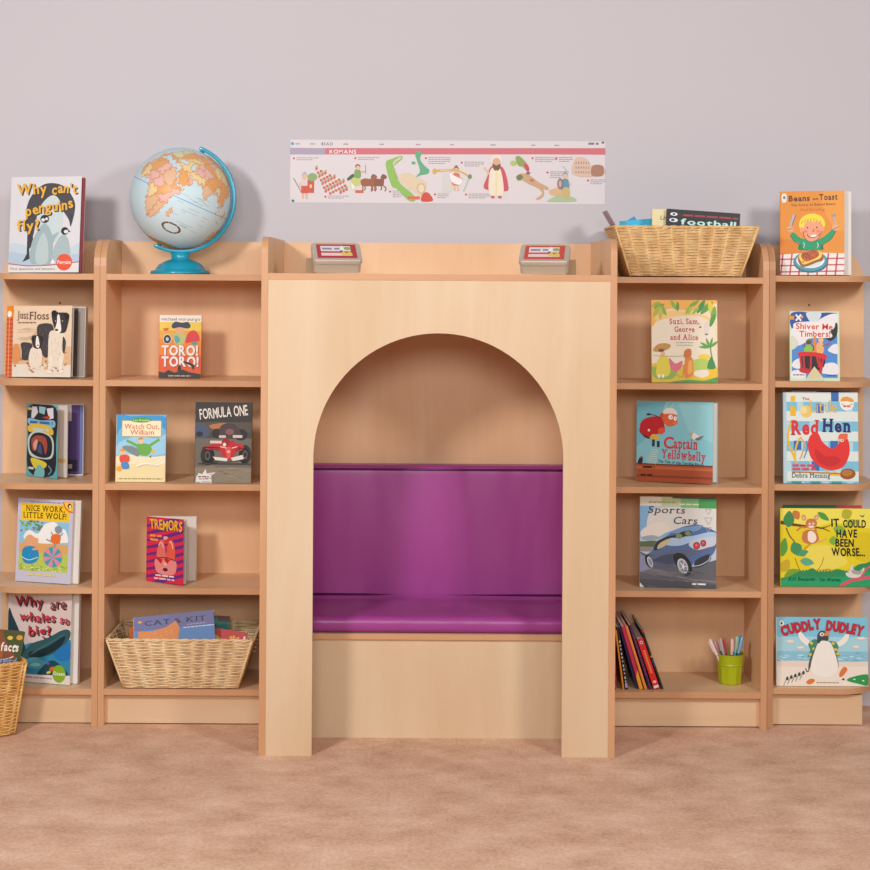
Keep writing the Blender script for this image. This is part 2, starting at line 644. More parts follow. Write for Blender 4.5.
def end_unit(xa, xb, side, label, hole_px, yf=0.0, dz=0.0):
    r = thing('end_shelf_unit', label, 'shelf unit', (0, 0, 0), group='end shelf units with rounded shelves')
    xs = sorted((xa, xa + side * TH))
    fix_normals(side_panel(r, *xs, y0=yf))
    xi = xa + side * TH
    # back board with a rounded outer top corner
    rr = 0.12; pts = [(xi, 0.02), (xi, TOPZ - 0.002)]
    for i in range(11):
        a = PI / 2 * i / 10
        pts.append((xb - side * (rr - rr * math.sin(a)), TOPZ - 0.002 - rr + rr * math.cos(a)))
    pts.append((xb, 0.02))
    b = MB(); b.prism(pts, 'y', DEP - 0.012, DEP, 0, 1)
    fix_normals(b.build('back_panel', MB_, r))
    for z in SHELF:
        z = z + dz
        b = MB(); b.prism(rounded_shelf(xi, xb, side, yf), 'z', z - TH, z, 0, 1)
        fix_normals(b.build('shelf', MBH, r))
    xp = xb - side * 0.056
    b = MB(); b.box(*sorted((xi, xp)), yf + 0.026, 0.25, 0.004, SHELF[0] - TH, thin=None); b.build('plinth', MH, r)
    p = P(hole_px[0], hole_px[1], DEP - 0.012)
    b = MB()
    n = 14
    b.add([(p.x + 0.0032 * math.cos(2 * PI * k / n), DEP - 0.0126, p.z + 0.0032 * math.sin(2 * PI * k / n)) for k in range(n)]
          + [(p.x + 0.0032 * math.cos(2 * PI * k / n), DEP - 0.0118, p.z + 0.0032 * math.sin(2 * PI * k / n)) for k in range(n)],
          [tuple(range(n))] + [(k, (k + 1) % n, (k + 1) % n + n, k + n) for k in range(n)])
    q = b.build('fixing_hole', [ink('1A120E')], r); q['label'] = 'small dark fixing hole'
    return r


DZR = 0.007
end_unit(LX0 - 0.001, -1.381, -1, 'maple end shelf unit with rounded shelf ends at the far left', (60, 303))
end_unit(RX1 + 0.0075, 1.472, 1, 'maple end shelf unit with rounded shelf ends at the far right', (809, 305), 0.03, DZR)

# ------------------------------------------------------------------ arched nook
AX0, AX1 = -0.4695, 0.5845
AY = -0.31
ACX, AR, ACZ = 0.0575, 0.3705, 0.884
nook = thing('arched_reading_nook', 'tall maple reading nook with an arched opening and a bench inside', 'reading nook')
for xa, xb in ((AX0, AX0 + TH), (AX1 - TH, AX1)):
    fix_normals(side_panel(nook, xa, xb, AY, DEP, 1.5385, 0.045))
xi0, xi1 = AX0 + TH, AX1 - TH
b = MB(); b.box(xi0, xi1, AY + 0.001, DEP - 0.014, 1.411, 1.430, thin='z'); b.build('top_shelf', MH, nook)
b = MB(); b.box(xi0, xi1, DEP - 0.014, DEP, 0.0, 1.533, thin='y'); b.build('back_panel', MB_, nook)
# front board, arch cut out
n = 48; top = 1.411
V = []; Fq = []
ya, yb = AY + 0.003, AY + 0.021
arch = [(ACX - AR, 0.0)] + [(ACX - AR * math.cos(PI * i / n), ACZ + AR * math.sin(PI * i / n)) for i in range(n + 1)] + [(ACX + AR, 0.0)]
outline = [(xi0, 0.0)] + arch + [(xi1, 0.0), (xi1, top), (xi0, top)]
# build as strips so that shading stays clean
b = MB()
na = len(arch)
for i in range(na - 1):
    (xa, za), (xb, zb) = arch[i], arch[i + 1]
    if i == 0:      # left leg, from the floor to the spring line
        q = [(xi0, 0.0), (xa, za), (xb, zb), (xi0, zb)]
    elif i == na - 2:
        q = [(xa, za), (xb, zb), (xi1, 0.0), (xi1, za)]
    else:
        q = [(xa, za), (xb, zb), (xb, top), (xa, top)]
    b.add([(x, ya, z) for x, z in q] + [(x, yb, z) for x, z in q], [(0, 1, 2, 3), (7, 6, 5, 4)], 0)
    b.add([(xa, ya, za), (xb, ya, zb), (xb, yb, zb), (xa, yb, za)], [(0, 3, 2, 1)], 0)
for xe, xf in ((xi0, ACX - AR), (ACX + AR, xi1)):
    q = [(xe, ACZ), (xf, ACZ), (xf, top), (xe, top)]
    b.add([(x, ya, z) for x, z in q] + [(x, yb, z) for x, z in q], [(0, 1, 2, 3), (7, 6, 5, 4)], 0)
fp = b.build('front_panel', MV, nook)
bm = bmesh.new(); bm.from_mesh(fp.data)
bmesh.ops.remove_doubles(bm, verts=bm.verts, dist=1e-5)
bmesh.ops.recalc_face_normals(bm, faces=bm.faces)
bm.to_mesh(fp.data); bm.free()
b = MB(); b.box(xi0, xi1, -0.122, DEP - 0.014, 0.305, 0.322, thin='z'); b.build('bench_board', MH, nook)
b = MB(); b.box(xi0, xi1, -0.112, -0.094, 0.0, 0.305, thin='y'); b.build('bench_front', MV, nook)


# cushions -------------------------------------------------------------
def soft_box(x0, x1, y0, y1, z0, z1, r, bulge_axis, name, mat, parent, sub=26, amp=0.006, seed=1):
    bm = bmesh.new()
    bmesh.ops.create_cube(bm, size=1)
    for v in bm.verts:
        v.co.x = x0 if v.co.x < 0 else x1
        v.co.y = y0 if v.co.y < 0 else y1
        v.co.z = z0 if v.co.z < 0 else z1
    bmesh.ops.bevel(bm, geom=list(bm.edges), offset=r, segments=5, profile=0.5, affect='EDGES')
    lng = [e for e in bm.edges if e.calc_length() > 0.2]
    bmesh.ops.subdivide_edges(bm, edges=lng, cuts=sub, use_grid_fill=True)
    rd = random.Random(seed)
    waves = [(rd.uniform(5, 16), rd.uniform(2, 7), rd.uniform(0, 6)) for _ in range(5)]
    for v in bm.verts:
        u = (v.co.x - x0) / (x1 - x0); w = (v.co.z - z0) / (z1 - z0); q = (v.co.y - y0) / (y1 - y0)
        if bulge_axis == 'y':
            f = max(0, math.sin(PI * min(max(u, 0), 1))) ** .5 * max(0, math.sin(PI * min(max(w, 0), 1))) ** .5
            wr = sum(math.sin(a * v.co.x + c * v.co.z + p) for a, c, p in waves) / 5
            v.co.y -= f * (amp + amp * 0.9 * wr) * (1 - q)
        else:
            f = max(0, math.sin(PI * min(max(u, 0), 1))) ** .5 * max(0, math.sin(PI * min(max(q, 0), 1))) ** .5
            wr = sum(math.sin(a * v.co.x + c * v.co.y + p) for a, c, p in waves) / 5
            v.co.z += f * (amp + amp * 0.6 * wr) * w
    for f in bm.faces:
        f.smooth = True
    bmesh.ops.recalc_face_normals(bm, faces=bm.faces)
    me = bpy.data.meshes.new(name); bm.to_mesh(me); bm.free()
    me.materials.append(mat)
    o = bpy.data.objects.new(name, me); C.objects.link(o)
    if parent:
        o.parent = parent
    return o


VINYL = vinyl_mat('purple_vinyl', '9E3E8C')
PIPE = vinyl_mat('purple_piping', '5C2052')
seat = thing('seat_cushion', 'flat purple vinyl seat cushion lying on the bench inside the arch', 'cushion', (ACX, 0, 0.3222))
cov = soft_box(xi0 + 0.004 - ACX, xi1 - 0.004 - ACX, -0.118, 0.176, 0.0, 0.050, 0.020, 'z', 'cover', VINYL, seat, amp=0.003, seed=3)
b = MB(); b.tube([(xi0 + 0.02 - ACX, -0.104, 0.0035), (xi1 - 0.02 - ACX, -0.104, 0.0035)], 0.0035)
b.build('piping', [PIPE], cov, True)
bz = 0.3226
back = thing('back_cushion', 'upright purple vinyl back cushion leaning on the rear wall of the nook', 'cushion', (ACX, 0, bz))
hh = 0.804 - bz
cov = soft_box(xi0 + 0.004 - ACX, xi1 - 0.004 - ACX, 0.193, 0.268, 0.0, hh, 0.012, 'y', 'cover', VINYL, back, amp=0.007, seed=8)
for zz in (hh - 0.0125, 0.061):
    b = MB(); b.tube([(xi0 + 0.012 - ACX, 0.1915, zz), (xi1 - 0.012 - ACX, 0.1915, zz)], 0.0042)
    b.build('piping', [PIPE], cov, True)

# ------------------------------------------------------------------ wicker baskets
WICK1 = wicker_mat('honey_wicker', 'D8AC74', 'EBC892')
WICK2 = wicker_mat('pale_wicker', 'DDBA8A', 'EFD6AC')
WICK3 = wicker_mat('golden_wicker', 'D6A05A', 'EBC07C')


def rrect(hx, hy, r, s, total_n):
    """point and outward normal at fraction s of a rounded rectangle's outline"""
    segs = [2 * (hx - r), PI * r / 2, 2 * (hy - r), PI * r / 2] * 2
    L = sum(segs); d = (s % 1.0) * L
    corner = [(hx - r, -hy + r), (hx - r, hy - r), (-hx + r, hy - r), (-hx + r, -hy + r)]
    for i, sg in enumerate(segs):
        if d <= sg or i == 7:
            k = i // 2
            if i % 2 == 0:
                f = d / sg if sg else 0
                if k == 0: return (-hx + r + f * sg, -hy), (0, -1)
                if k == 1: return (hx, -hy + r + f * sg), (1, 0)
                if k == 2: return (hx - r - f * sg, hy), (0, 1)
                return (-hx, hy - r - f * sg), (-1, 0)
            a = -PI / 2 + k * PI / 2 + (d / sg) * PI / 2
            c = corner[k]
            return (c[0] + r * math.cos(a), c[1] + r * math.sin(a)), (math.cos(a), math.sin(a))
        d -= sg


def basket(name, label, cat, loc, wt, dt, wb, db, h, mat, rows, stakes, rotz=0, group='woven wicker baskets'):
    root = thing(name, label, cat, loc, (0, 0, rotz), group)
    rw = h / rows * 0.52
    per = 4
    N = stakes * per
    m = MB()
    amp = 0.0023
    rd = random.Random(len(label))
    for i in range(rows):
        v = (i + 0.5) / rows
        hx = (wb + (wt - wb) * v) / 2; hy = (db + (dt - db) * v) / 2
        pts = []
        for k in range(N):
            (x, y), (nx, ny) = rrect(hx, hy, 0.02, k / N, N)
            a = amp * math.cos(PI * k / per + PI * (i % 2))
            j = rd.uniform(-0.0006, 0.0006)
            pts.append((x + nx * (a - amp), y + ny * (a - amp), h * v + j))
        m.tube(pts, rw, 5, True)
    m.build('woven_side', [mat], root, True)
    st = MB()
    for k in range(stakes):
        s = (k + 0.5) / stakes
        pts = []
        for q in range(5):
            v = q / 4
            hx = (wb + (wt - wb) * v) / 2; hy = (db + (dt - db) * v) / 2
            (x, y), (nx, ny) = rrect(hx, hy, 0.02, s, N)
            pts.append((x - nx * amp, y - ny * amp, h * v))
        st.tube(pts, 0.0028, 5)
    # corner rods stand a little proud
    for s_ in range(4):
        for off in (-0.5, 0.5):
            pts = []
            for q in range(5):
                v = q / 4
                hx = (wb + (wt - wb) * v) / 2; hy = (db + (dt - db) * v) / 2
                sx = (-1, 1, 1, -1)[s_]; sy = (-1, -1, 1, 1)[s_]
                pts.append((sx * (hx - 0.004), sy * (hy - 0.004), h * v))
            st.tube(pts, 0.004, 6)
            break
    st.build('stakes', [mat], root, True)
    rm = MB()
    for ph in (0, 1):
        pts = []
        for k in range(120):
            (x, y), (nx, ny) = rrect(wt / 2, dt / 2, 0.02, k / 120, 120)
            a = 0.0028 * math.cos(2 * PI * k / 5 + ph * PI); c = 0.0028 * math.sin(2 * PI * k / 5 + ph * PI)
            pts.append((x + nx * (a - 0.002), y + ny * (a - 0.002), h + c))
        rm.tube(pts, 0.0032, 6, True)
    rm.build('rim', [mat], root, True)
    bs = MB()
    pts = [rrect(wb / 2 - 0.004, db / 2 - 0.004, 0.02, k / 60, 60)[0] for k in range(60)]
    bs.prism(pts, 'z', 0.002, 0.008)
    bs.build('base', [mat], root)
    return root


def loose_book(art, label, loc, rot, w, h, t, spine, group, name='picture_book', back=None):
    root = thing(name, label, 'book', loc, rot, group)
    fc = art.build('front_cover', w, h, 0.0015, root)
    m = MB(); m.box(0.001, w - 0.002, 0.0016, t - 0.0016, 0.002, h - 0.002); m.build('pages', [PAGES], root)
    m = MB(); m.box(0, w, t - 0.0015, t, 0, h); m.build('back_cover', [ink(back or spine)], root)
    m = MB(); m.box(-0.001, 0, 0, t, 0, h); m.build('spine', [ink(spine)], root)
    return root


# basket on the top of the right bookcase
Yb = 0.115
hB = 49 * S(0)
zB = SHELF[4] + 0.0036
c0 = P(686.5, 275, Yb - 0.13)
wt, wb = 146 * S(-0.02), 113 * S(0.0)
basket('wicker_basket', 'wicker basket full of books on top of the right bookcase', 'basket',
       (P(687.5, 250, -0.02).x, 0.125, zB), wt, 0.285, wb, 0.225, hB, WICK1, 31, 32)
# basket on the bottom shelf of the left bookcase
wt2, wb2 = 149 * S(-0.05), 116 * S(0.0)
Yc2 = 0.115
basket('wicker_basket', 'wicker basket of books on the bottom shelf of the left bookcase', 'basket',
       (P(179.5, 665, -0.02).x, Yc2, SHELF[0] + 0.0036), wt2, 0.29, wb2, 0.225, 50 * S(0.0), WICK2, 28, 32)
# tall basket on the carpet at the left
wt3, dt3, ang3 = 0.34, 0.145, R_(33)
pR = P(28.5, 660, -0.10)
bcx = pR.x - (wt3 / 2 * math.cos(ang3) + dt3 / 2 * math.sin(ang3))
bcy = -0.105 - (wt3 / 2 * math.sin(ang3) - dt3 / 2 * math.cos(ang3))
basket('wicker_basket', 'tall golden wicker basket standing on the carpet at the left', 'basket',
       (bcx, bcy, 0.0036), wt3, dt3, wt3 - 0.06, dt3 - 0.04, 0.222, WICK3, 42, 26, ang3)

# books in the right top basket ------------------------------------------------
bx = lambda px, Y: P(px, 250, Y).x
G1 = 'books in the basket on the right bookcase'
a = Art(0, 0, 100, 88, '17151C')
a.r_('3A1A20', 10, 8, 100, 14); a.bars('A83038', 22, 97, 9, 3.4, 5)
a.e('E9E9EE', 9, 10, 5, 3.4); a.e('2B3950', 9, 10, 2); a.e('E9E9EE', 9, 22, 6, 4); a.e('2B3950', 8, 22, 2.6)
a.t('football', 19, 29, 11, 'BFEBDD', 76, 0.03)
a.e('E6E6E6', 50, 70, 26); a.e('222222', 50, 70, 8)
Yf = 0.04
w_ = 73 * S(Yf); h_ = 0.140
zt = P(666, 209, Yf).z
loose_book(a, 'black football book with pale green lettering sticking up from the top basket', (bx(665, Yf), Yf, zt - h_ + 0.002),
           (R_(-3), R_(3.6), 0), w_, h_, 0.016, '17151C', G1)
a = Art(0, 0, 60, 110, 'EAD9A6'); a.t('Under', 16, 22, 9, '3A3326', 34, shear=0.2); a.b('C8A45C', [(10, 50), (50, 45), (52, 90), (12, 95)])
Yf = 0.06
loose_book(a, 'cream book next to the black football book in the top basket', (bx(652.5, Yf), Yf, P(660, 209, Yf).z - 0.172), (R_(-2), 0, 0),
           0.09, 0.172, 0.01, 'E4D4A4', G1)
a = Art(0, 0, 100, 110, '35B4DC'); a.t('my busy', 26, 26, 10, '12262E', 66, 0.03); a.e('F2D24A', 50, 70, 22)
Yf = 0.125
loose_book(a, 'bright blue book lying askew at the left in the top basket', (bx(624, Yf), Yf, P(640, 221, Yf).z - 0.145), (R_(-2), R_(-5), 0),
           0.12, 0.145, 0.01, '35B4DC', G1)
a = Art(0, 0, 100, 110, '1E93C4')
Yf = 0.16
loose_book(a, 'darker blue book poking up as a corner behind the others in the top basket', (bx(634, Yf) - 0.019, Yf, P(634, 216, Yf).z - 0.083), (R_(-2), R_(-32), 0),
           0.06, 0.06, 0.010, '1E93C4', G1)
a = Art(0, 0, 100, 110, 'B9B6BE'); a.r_('C86A6A', 88, 0, 100, 110)
Yf = 0.10
loose_book(a, 'thin grey book with a red edge tipped over the left rim of the top basket', (bx(614.5, 0.05) + 0.02, 0.05, P(605, 210, 0.05).z - 0.085 * math.cos(R_(30))),
           (R_(-31), 0, R_(90)), 0.12, 0.085, 0.0035, '9E8086', G1)

# books in the lower left basket --------------------------------------------
G2 = 'books in the basket on the bottom shelf'
a = Art(0, 0, 100, 120, '6E6C9C')
a.r_('5C86BE', 0, 26, 100, 120)
a.t('CAT & KIT', 14, 17.5, 8.6, '17142A', 76, 0.004, serif=True)
a.e('E8A23C', 8, 10, 2.6, 2.2); a.bars('B8BCD8', 66, 90, 22, 1.0, 3); a.bars('E4E8F2', 62, 100, 27, 1.4, 4)
a.p('DE8A48', [(5, 40), (5, 27), (22, 29), (40, 24), (53, 13), (57, 28), (55, 44), (50, 70), (10, 70)])
for k in range(16):
    a.e('F0B070', 12 + (k * 7) % 42, 30 + (k * 5) % 12, 1.2, 0.6, keep=True)
Yf = 0.02
loose_book(a, 'lilac and blue book with an orange cat, tilted in the lower left basket',
           (P(131, 640, Yf).x + 0.018, Yf, SHELF[0] + 0.018), (R_(-15), R_(-6), 0), 81 * S(Yf), 0.20, 0.013, 'C9C6DA', G2)
for (px, py, w__, col, dY, tilt, lab) in (
        (134, 629, 0.20, 'CC6A34', 0.115, -8, 'orange book behind the lilac one in the lower left basket'),
        (157, 618, 0.15, '1E90A8', 0.13, -1, 'teal topped book standing at the back of the lower left basket'),
        (196, 617, 0.10, '2C7D78', 0.155, 3, 'green book at the back right of the lower left basket')):
    a = Art(0, 0, 100, 100, col); a.e('E6C23C', 14, 8, 5); a.r_('5E3A2C', 60, 0, 100, 12)
    p_ = P(px, py, dY)
    loose_book(a, lab, (p_.x, dY, p_.z - 0.140), (R_(-8), R_(tilt), 0), w__, 0.145, 0.010, col, G2)
a = Art(0, 0, 100, 60, 'C42A26'); a.t('oko', 52, 17, 9, 'F0C232', 28, 0.03); a.e('E8E8E8', 93, 10, 3)
a.b('E0B858', [(0, 14), (30, 18), (60, 24), (90, 30), (90, 60), (0, 60)]); a.r_('3E7E86', 0, 36, 100, 60)
p_ = P(206, 629, 0.06)
loose_book(a, 'red book with yellow lettering at the right of the lower left basket', (p_.x, 0.075, p_.z - 0.098), (R_(-18), R_(9), 0), 0.115, 0.10, 0.010, 'B02A28', G2)

# book in the floor basket
a = Art(0, 0, 100, 130, '8A5238')
a.b('4C5A34', [(55, 0), (100, 0), (100, 60), (80, 40), (62, 20)])
a.b('A2623C', [(0, 30), (40, 20), (60, 40), (50, 70), (0, 80)])
a.e('E9C45A', 70, 14, 6, 4); a.e('EDEAE0', 84, 30, 3); a.e('D8A24A', 90, 12, 7, 5)
a.t('facts', 54, 40, 16, 'F2EFEA', 38, 0.03, jit=(0.03, 4)); a.s('F2EFEA', 2, [(20, 46), (45, 58), (70, 56), (84, 50)])
a.t('weird', 50, 66, 14, '90A8C8', 42, 0.02, outline=(0.03, '33486A'))
from mathutils import Euler
eul = Euler((R_(-1), R_(11), ang3), 'XYZ')
ycor = bcy + 0.055
org = P(25.3, 632, ycor) - eul.to_matrix() @ Vector((0.15, 0, 0.2))
loose_book(a, 'brown facts book standing up in the tall floor basket', org, eul, 0.15, 0.2, 0.014, '6A4634',
           'book in the floor basket')

# ------------------------------------------------------------------ globe
def globe():
    Yg = 0.13
    s = S(Yg)
    c = P(180.8, 198.2, Yg); Rg = 50.4 * s
    zsh = SHELF[4] + 0.0005
    root = thing('globe', 'desktop world globe on a turquoise stand on the left bookcase', 'globe', (c.x, Yg, zsh))
    cz = c.z - zsh
    polys = [
        [(-17, 15), (-16, 22), (-10, 30), (-6, 35), (10, 37), (20, 32), (32, 31), (37, 21), (43, 12), (51, 12), (48, 4), (41, -2), (40, -11), (36, -20), (33, -27), (27, -34), (19, -35), (15, -26), (12, -16), (13, -6), (9, 0), (9, 4), (4, 6), (-8, 4), (-13, 9)],
        [(44, -25), (44, -17), (49, -12), (50, -16), (47, -25)],
        [(-9, 37), (-9, 43), (-2, 44), (-1, 48), (5, 52), (8, 57), (5, 60), (14, 67), (26, 71), (45, 68), (70, 73), (100, 77), (140, 73), (179, 69), (160, 60), (142, 55), (135, 44), (128, 36), (122, 38), (122, 30), (115, 22), (108, 20), (109, 12), (104, 9), (100, 14), (103, 2), (101, 4), (98, 12), (95, 17), (90, 22), (86, 20), (80, 14), (77, 8), (73, 17), (70, 22), (62, 25), (56, 27), (50, 30), (48, 30), (56, 25.5), (59, 22), (52, 16), (44, 12.5), (39, 21), (35, 28), (36, 36), (27, 37), (23, 37), (20, 40), (13, 45), (18, 40), (16, 38), (10, 44), (3, 43), (0, 39), (-5, 36)],
        [(95, 5), (104, -3), (106, -6), (100, 0)], [(109, 1), (117, 6), (118, 1), (114, -4)], [(106, -7), (115, -8), (115, -9), (106, -8)],
        [(114, -22), (122, -18), (130, -12), (137, -12), (142, -11), (146, -19), (153, -27), (150, -37), (140, -38), (131, -32), (118, -35), (115, -33)],
        [(80, 9), (82, 7), (80, 6)],
        [(-35, -7), (-40, -20), (-48, -28), (-58, -38), (-66, -55), (-74, -50), (-71, -20), (-81, -5), (-77, 8), (-60, 10), (-50, 0)],
        [(-180, -90), (-180, -76), (-60, -74), (-20, -72), (0, -69), (30, -68), (55, -66), (80, -66), (110, -65.5), (150, -67), (180, -74), (180, -90)]]
    nl, nb = 360, 180
    lon0 = 43.5
    lon = (np.arange(nl) + 0.5) * 360 / nl - 180; lat = (np.arange(nb) + 0.5) * 180 / nb - 90
    LO, LA = np.meshgrid(lon, lat)
    rng = np.random.RandomState(4)
    wob = 1.1
    LOw = LO + wob * np.sin(LA * 0.9 + 1) + 0.7 * np.sin(LA * 2.3 + LO * 0.4); LAw = LA + wob * np.sin(LO * 0.8) + 0.6 * np.sin(LO * 2.1 + LA)
    land = np.zeros(LO.shape, bool)
    for pl in polys:
        ins = np.zeros(LO.shape, bool)
        n = len(pl)
        for i in range(n):
            (x1, y1), (x2, y2) = pl[i], pl[(i + 1) % n]
            cond = ((y1 > LAw) != (y2 > LAw))
            with np.errstate(divide='ignore', invalid='ignore'):
                xi = (x2 - x1) * (LAw - y1) / (y2 - y1 + 1e-12) + x1
            ins ^= cond & (LOw < xi)
        land |= ins
    land[(LO > 28) & (LO < 41) & (LA > 41) & (LA < 46)] = False       # inland seas
    land[(LO > 48) & (LO < 54) & (LA > 37) & (LA < 46)] = False
    seeds = rng.uniform([-20, -60], [180, 75], (110, 2)); sc = rng.randint(0, 5, 110)
    d = ((LOw[..., None] - seeds[:, 0]) * np.cos(np.radians(LA))[..., None]) ** 2 + (LAw[..., None] - seeds[:, 1]) ** 2
    near = np.argmin(d, axis=2)
    idx = np.where(land, 1 + sc[near], 0)
    edge = land & (~np.roll(land, 1, 0) | ~np.roll(land, -1, 0) | ~np.roll(land, 1, 1) | ~np.roll(land, -1, 1))
    border = land & ((near != np.roll(near, 1, 0)) | (near != np.roll(near, 1, 1)))
    idx[border] = 6; idx[edge] = 6
    idx[land & (LA < -64)] = 8
    idx[(np.abs(LA - .5) < 0.4) & ~land] = 7
    el = ((LO - 57) / 13.0) ** 2 + ((LA + 36) / 6.5) ** 2
    idx[(el > 0.70) & (el < 1.15)] = 9
    for k in range(26):
        q, w = rng.uniform(50, 95), rng.uniform(-30, 12)
        ln = rng.uniform(2, 7)
        idx[(np.abs(LA - round(w) - .5) < 0.4) & (np.abs(LO - q) < ln) & (idx == 0)] = 10
    V, Fs = [], []
    for i in range(nb + 1):
        la = R_(-90 + i * 180 / nb)
        for j in range(nl):
            lo = R_(-180 + j * 360 / nl - lon0)
            V.append((Rg * math.cos(la) * math.sin(lo), -Rg * math.cos(la) * math.cos(lo), Rg * math.sin(la)))
    for i in range(nb):
        for j in range(nl):
            j2 = (j + 1) % nl
            Fs.append((i * nl + j, i * nl + j2, (i + 1) * nl + j2, (i + 1) * nl + j))
    cols = ['C9DEE6', 'E6A868', 'E8B8AE', 'EBD29A', 'D2D6AE', 'E2BA98', 'D4986C', '6FB4D0', 'C48E4C', '6A4A26', 'B2C6CE']
    gl = link_mesh('map_ball', V, Fs, [ink(c_, 0.42, 0.35) for c_ in cols], idx.flatten().tolist(), root, True)
    gl.location = (0, 0, cz); gl.rotation_euler = (0, R_(24.5), 0)
    # meridian arm: half a ring to the right of the ball
    m = MB()
    n = 44; ri, ro, hw = Rg * 1.025, Rg * 1.10, 0.011
    vs, fs = [], []
    for i in range(n + 1):
        a = R_(90 - 24.5 + 4) - (PI + R_(8)) * i / n
        for r, y in ((ri, -hw), (ro, -hw), (ro, hw), (ri, hw)):
            vs.append((r * math.cos(a), y, cz + r * math.sin(a)))
    for i in range(n):
        for j in range(4):
            fs.append((i * 4 + j, i * 4 + (j + 1) % 4, i * 4 + 4 + (j + 1) % 4, i * 4 + 4 + j))
    fs += [(3, 2, 1, 0), tuple(n * 4 + j for j in range(4))]
    m.add(vs, fs)
    ob = m.build('meridian_arm', [TEAL], root); fix_normals(ob); bevel(ob, 0.002, 2)
    for sg in (1, -1):
        ax = Vector((math.sin(R_(24.5)), 0, math.cos(R_(24.5)))) * sg
        m = MB(); cc = Vector((0, 0, cz))
        m.tube([cc + ax * (Rg * 0.985), cc + ax * (Rg * 1.09)], 0.007, 12)
        m.build('pivot', [TEAL], root, True)
    zb = cz - ro
    m = MB(); m.lathe([(0.030, 0.030), (0.029, zb * 0.8), (0.031, zb + 0.006)], n=32); m.build('neck', [TEAL], root, True)
    hb = zb * 0.62
    m = MB(); m.lathe([(0.095, 0.0), (0.096, 0.004), (0.094, 0.010), (0.082, 0.013), (0.079, 0.017), (0.070, 0.6 * hb + .006), (0.052, 0.85 * hb + .006), (0.033, hb + .006), (0.02, hb + .007)], n=48)
    m.build('foot', [TEAL], root, True)


globe()

# ------------------------------------------------------------------ tins on the nook
STEEL = new_mat('brushed_tin', 0.4, 0.5, 0.45)[0]
STEEL.node_tree.nodes['Principled BSDF'].inputs['Base Color'].default_value = rgb('D0C4B6')
PROPW = ink('A98A68', 0.6)


def tin(px0, px1, yaw, red, label, lab2, side):
    Yt = -0.262
    w = (px1 - px0) * S(Yt) / math.cos(R_(yaw)) * 0.99
    d, h = 0.104, 0.046
    p = P((px0 + px1) / 2, 272, Yt)
    tilt = R_(31)
    z0 = 1.4305
    root = thing('storage_tin', label, 'tin', (p.x, Yt, z0), (tilt, 0, R_(yaw)), 'flat tins on the nook top')

    def rbox(x0, x1, y0, y1, z0_, z1, r, name, mat):
        pts = []
        for cx, cy, a0 in ((x1 - r, y0 + r, -90), (x1 - r, y1 - r, 0), (x0 + r, y1 - r, 90), (x0 + r, y0 + r, 180)):
            for k in range(6):
                a_ = R_(a0 + 90 * k / 5)
                pts.append((cx + r * math.cos(a_), cy + r * math.sin(a_)))
        q = MB(); q.prism(pts, 'z', z0_, z1)
        ob = q.build(name, [mat], root); fix_normals(ob)
        return ob
    rbox(-w / 2 + 0.003, w / 2 - 0.003, 0.003, d - 0.003, 0, h * 0.85, 0.012, 'tin_body', STEEL)
    lid_ = bevel(rbox(-w / 2, w / 2, 0, d, h * 0.62, h, 0.014, 'lid', STEEL), 0.003, 3)
    # printed panel on the lid
    a_ = Art(0, 0, 100, 66, red)
    a_.r_('E6DEDC', 10, 8, 86, 34); a_.bars('8E8AA6', 14, 58, 17, 9, 3)
    a_.r_('F2CFCB', 10, 42, 88, 56); a_.b('E3C35A', [(60, 50), (66, 34), (74, 42), (84, 36), (88, 54)])
    a_.p('F4F0EC', [(60, 30), (64, 4), (70, 24)]); a_.e('9CA85E', 78, 20, 9, 8); a_.e('4A4670', 62, 33, 4, 3)
    pn = a_.build('lid_print', w * 0.80, d * 0.76, 0.0006, lid_, dz=3e-5)
    pn.rotation_euler = (R_(-90), 0, 0); pn.location = (-w * 0.40, d * 0.12, h + 0.0008)
    # wooden block that props the tin
    q = MB()
    yb_ = Yt + 0.098
    xo = P(306.0 if side < 0 else 576.0, 266, yb_).x
    xa, xb = sorted((xo, xo - side * 0.03))
    q.box(xa, xb, yb_, yb_ + 0.02, z0, z0 + 0.046)
    ob = q.build('wooden_block', [PROPW]); fix_normals(ob)
    tag(ob, lab2, 'block', 'small blocks behind the tins')
    # pivot on the lower front edge
    return root


tin(312.5, 362, 9, 'B8303A', 'flat tin with a dark red printed lid, left one on the nook top',
    'small brown block at the left side of the left tin', -1)
tin(519, 569, -9, 'CC4A38', 'flat tin with an orange red printed lid, right one on the nook top',
    'small brown block at the right side of the right tin', 1)

# ------------------------------------------------------------------ cup and pens
Yc = 0.125
pc = P(730, 687, Yc)
cup = thing('pen_cup', 'lime green faceted plastic cup holding pens on the bottom right shelf', 'cup', (pc.x, Yc, SHELF[0] + 0.0005))
LIME = ink('A6B010', 0.3, 0.5)
hc = 29.5 * S(Yc)
m = MB()
prof = [(0.0345, 0.0), (0.0365, 0.004), (0.0405, hc * 0.62), (0.0425, hc * 0.66), (0.0415, hc * 0.70), (0.0455, hc), (0.0435, hc), (0.0395, hc * 0.7), (0.034, 0.005), (0.001, 0.005)]
n = 40
vs, fs = [], []
for k, (r, z) in enumerate(prof):
    for j in range(n):
        a_ = 2 * PI * j / n
        rr = r
        if k < 3:      # ten flat sides below the band
            q = (a_ % (PI / 5)) - PI / 10
            rr = r * math.cos(PI / 10) / math.cos(q) * 1.02
        vs.append((rr * math.cos(a_), rr * math.sin(a_), z))
for i in range(len(prof) - 1):
    for j in range(n):
        fs.append((i * n + j, i * n + (j + 1) % n, (i + 1) * n + (j + 1) % n, (i + 1) * n + j))
fs += [tuple(range(n - 1, -1, -1)), tuple((len(prof) - 1) * n + j for j in range(n))]
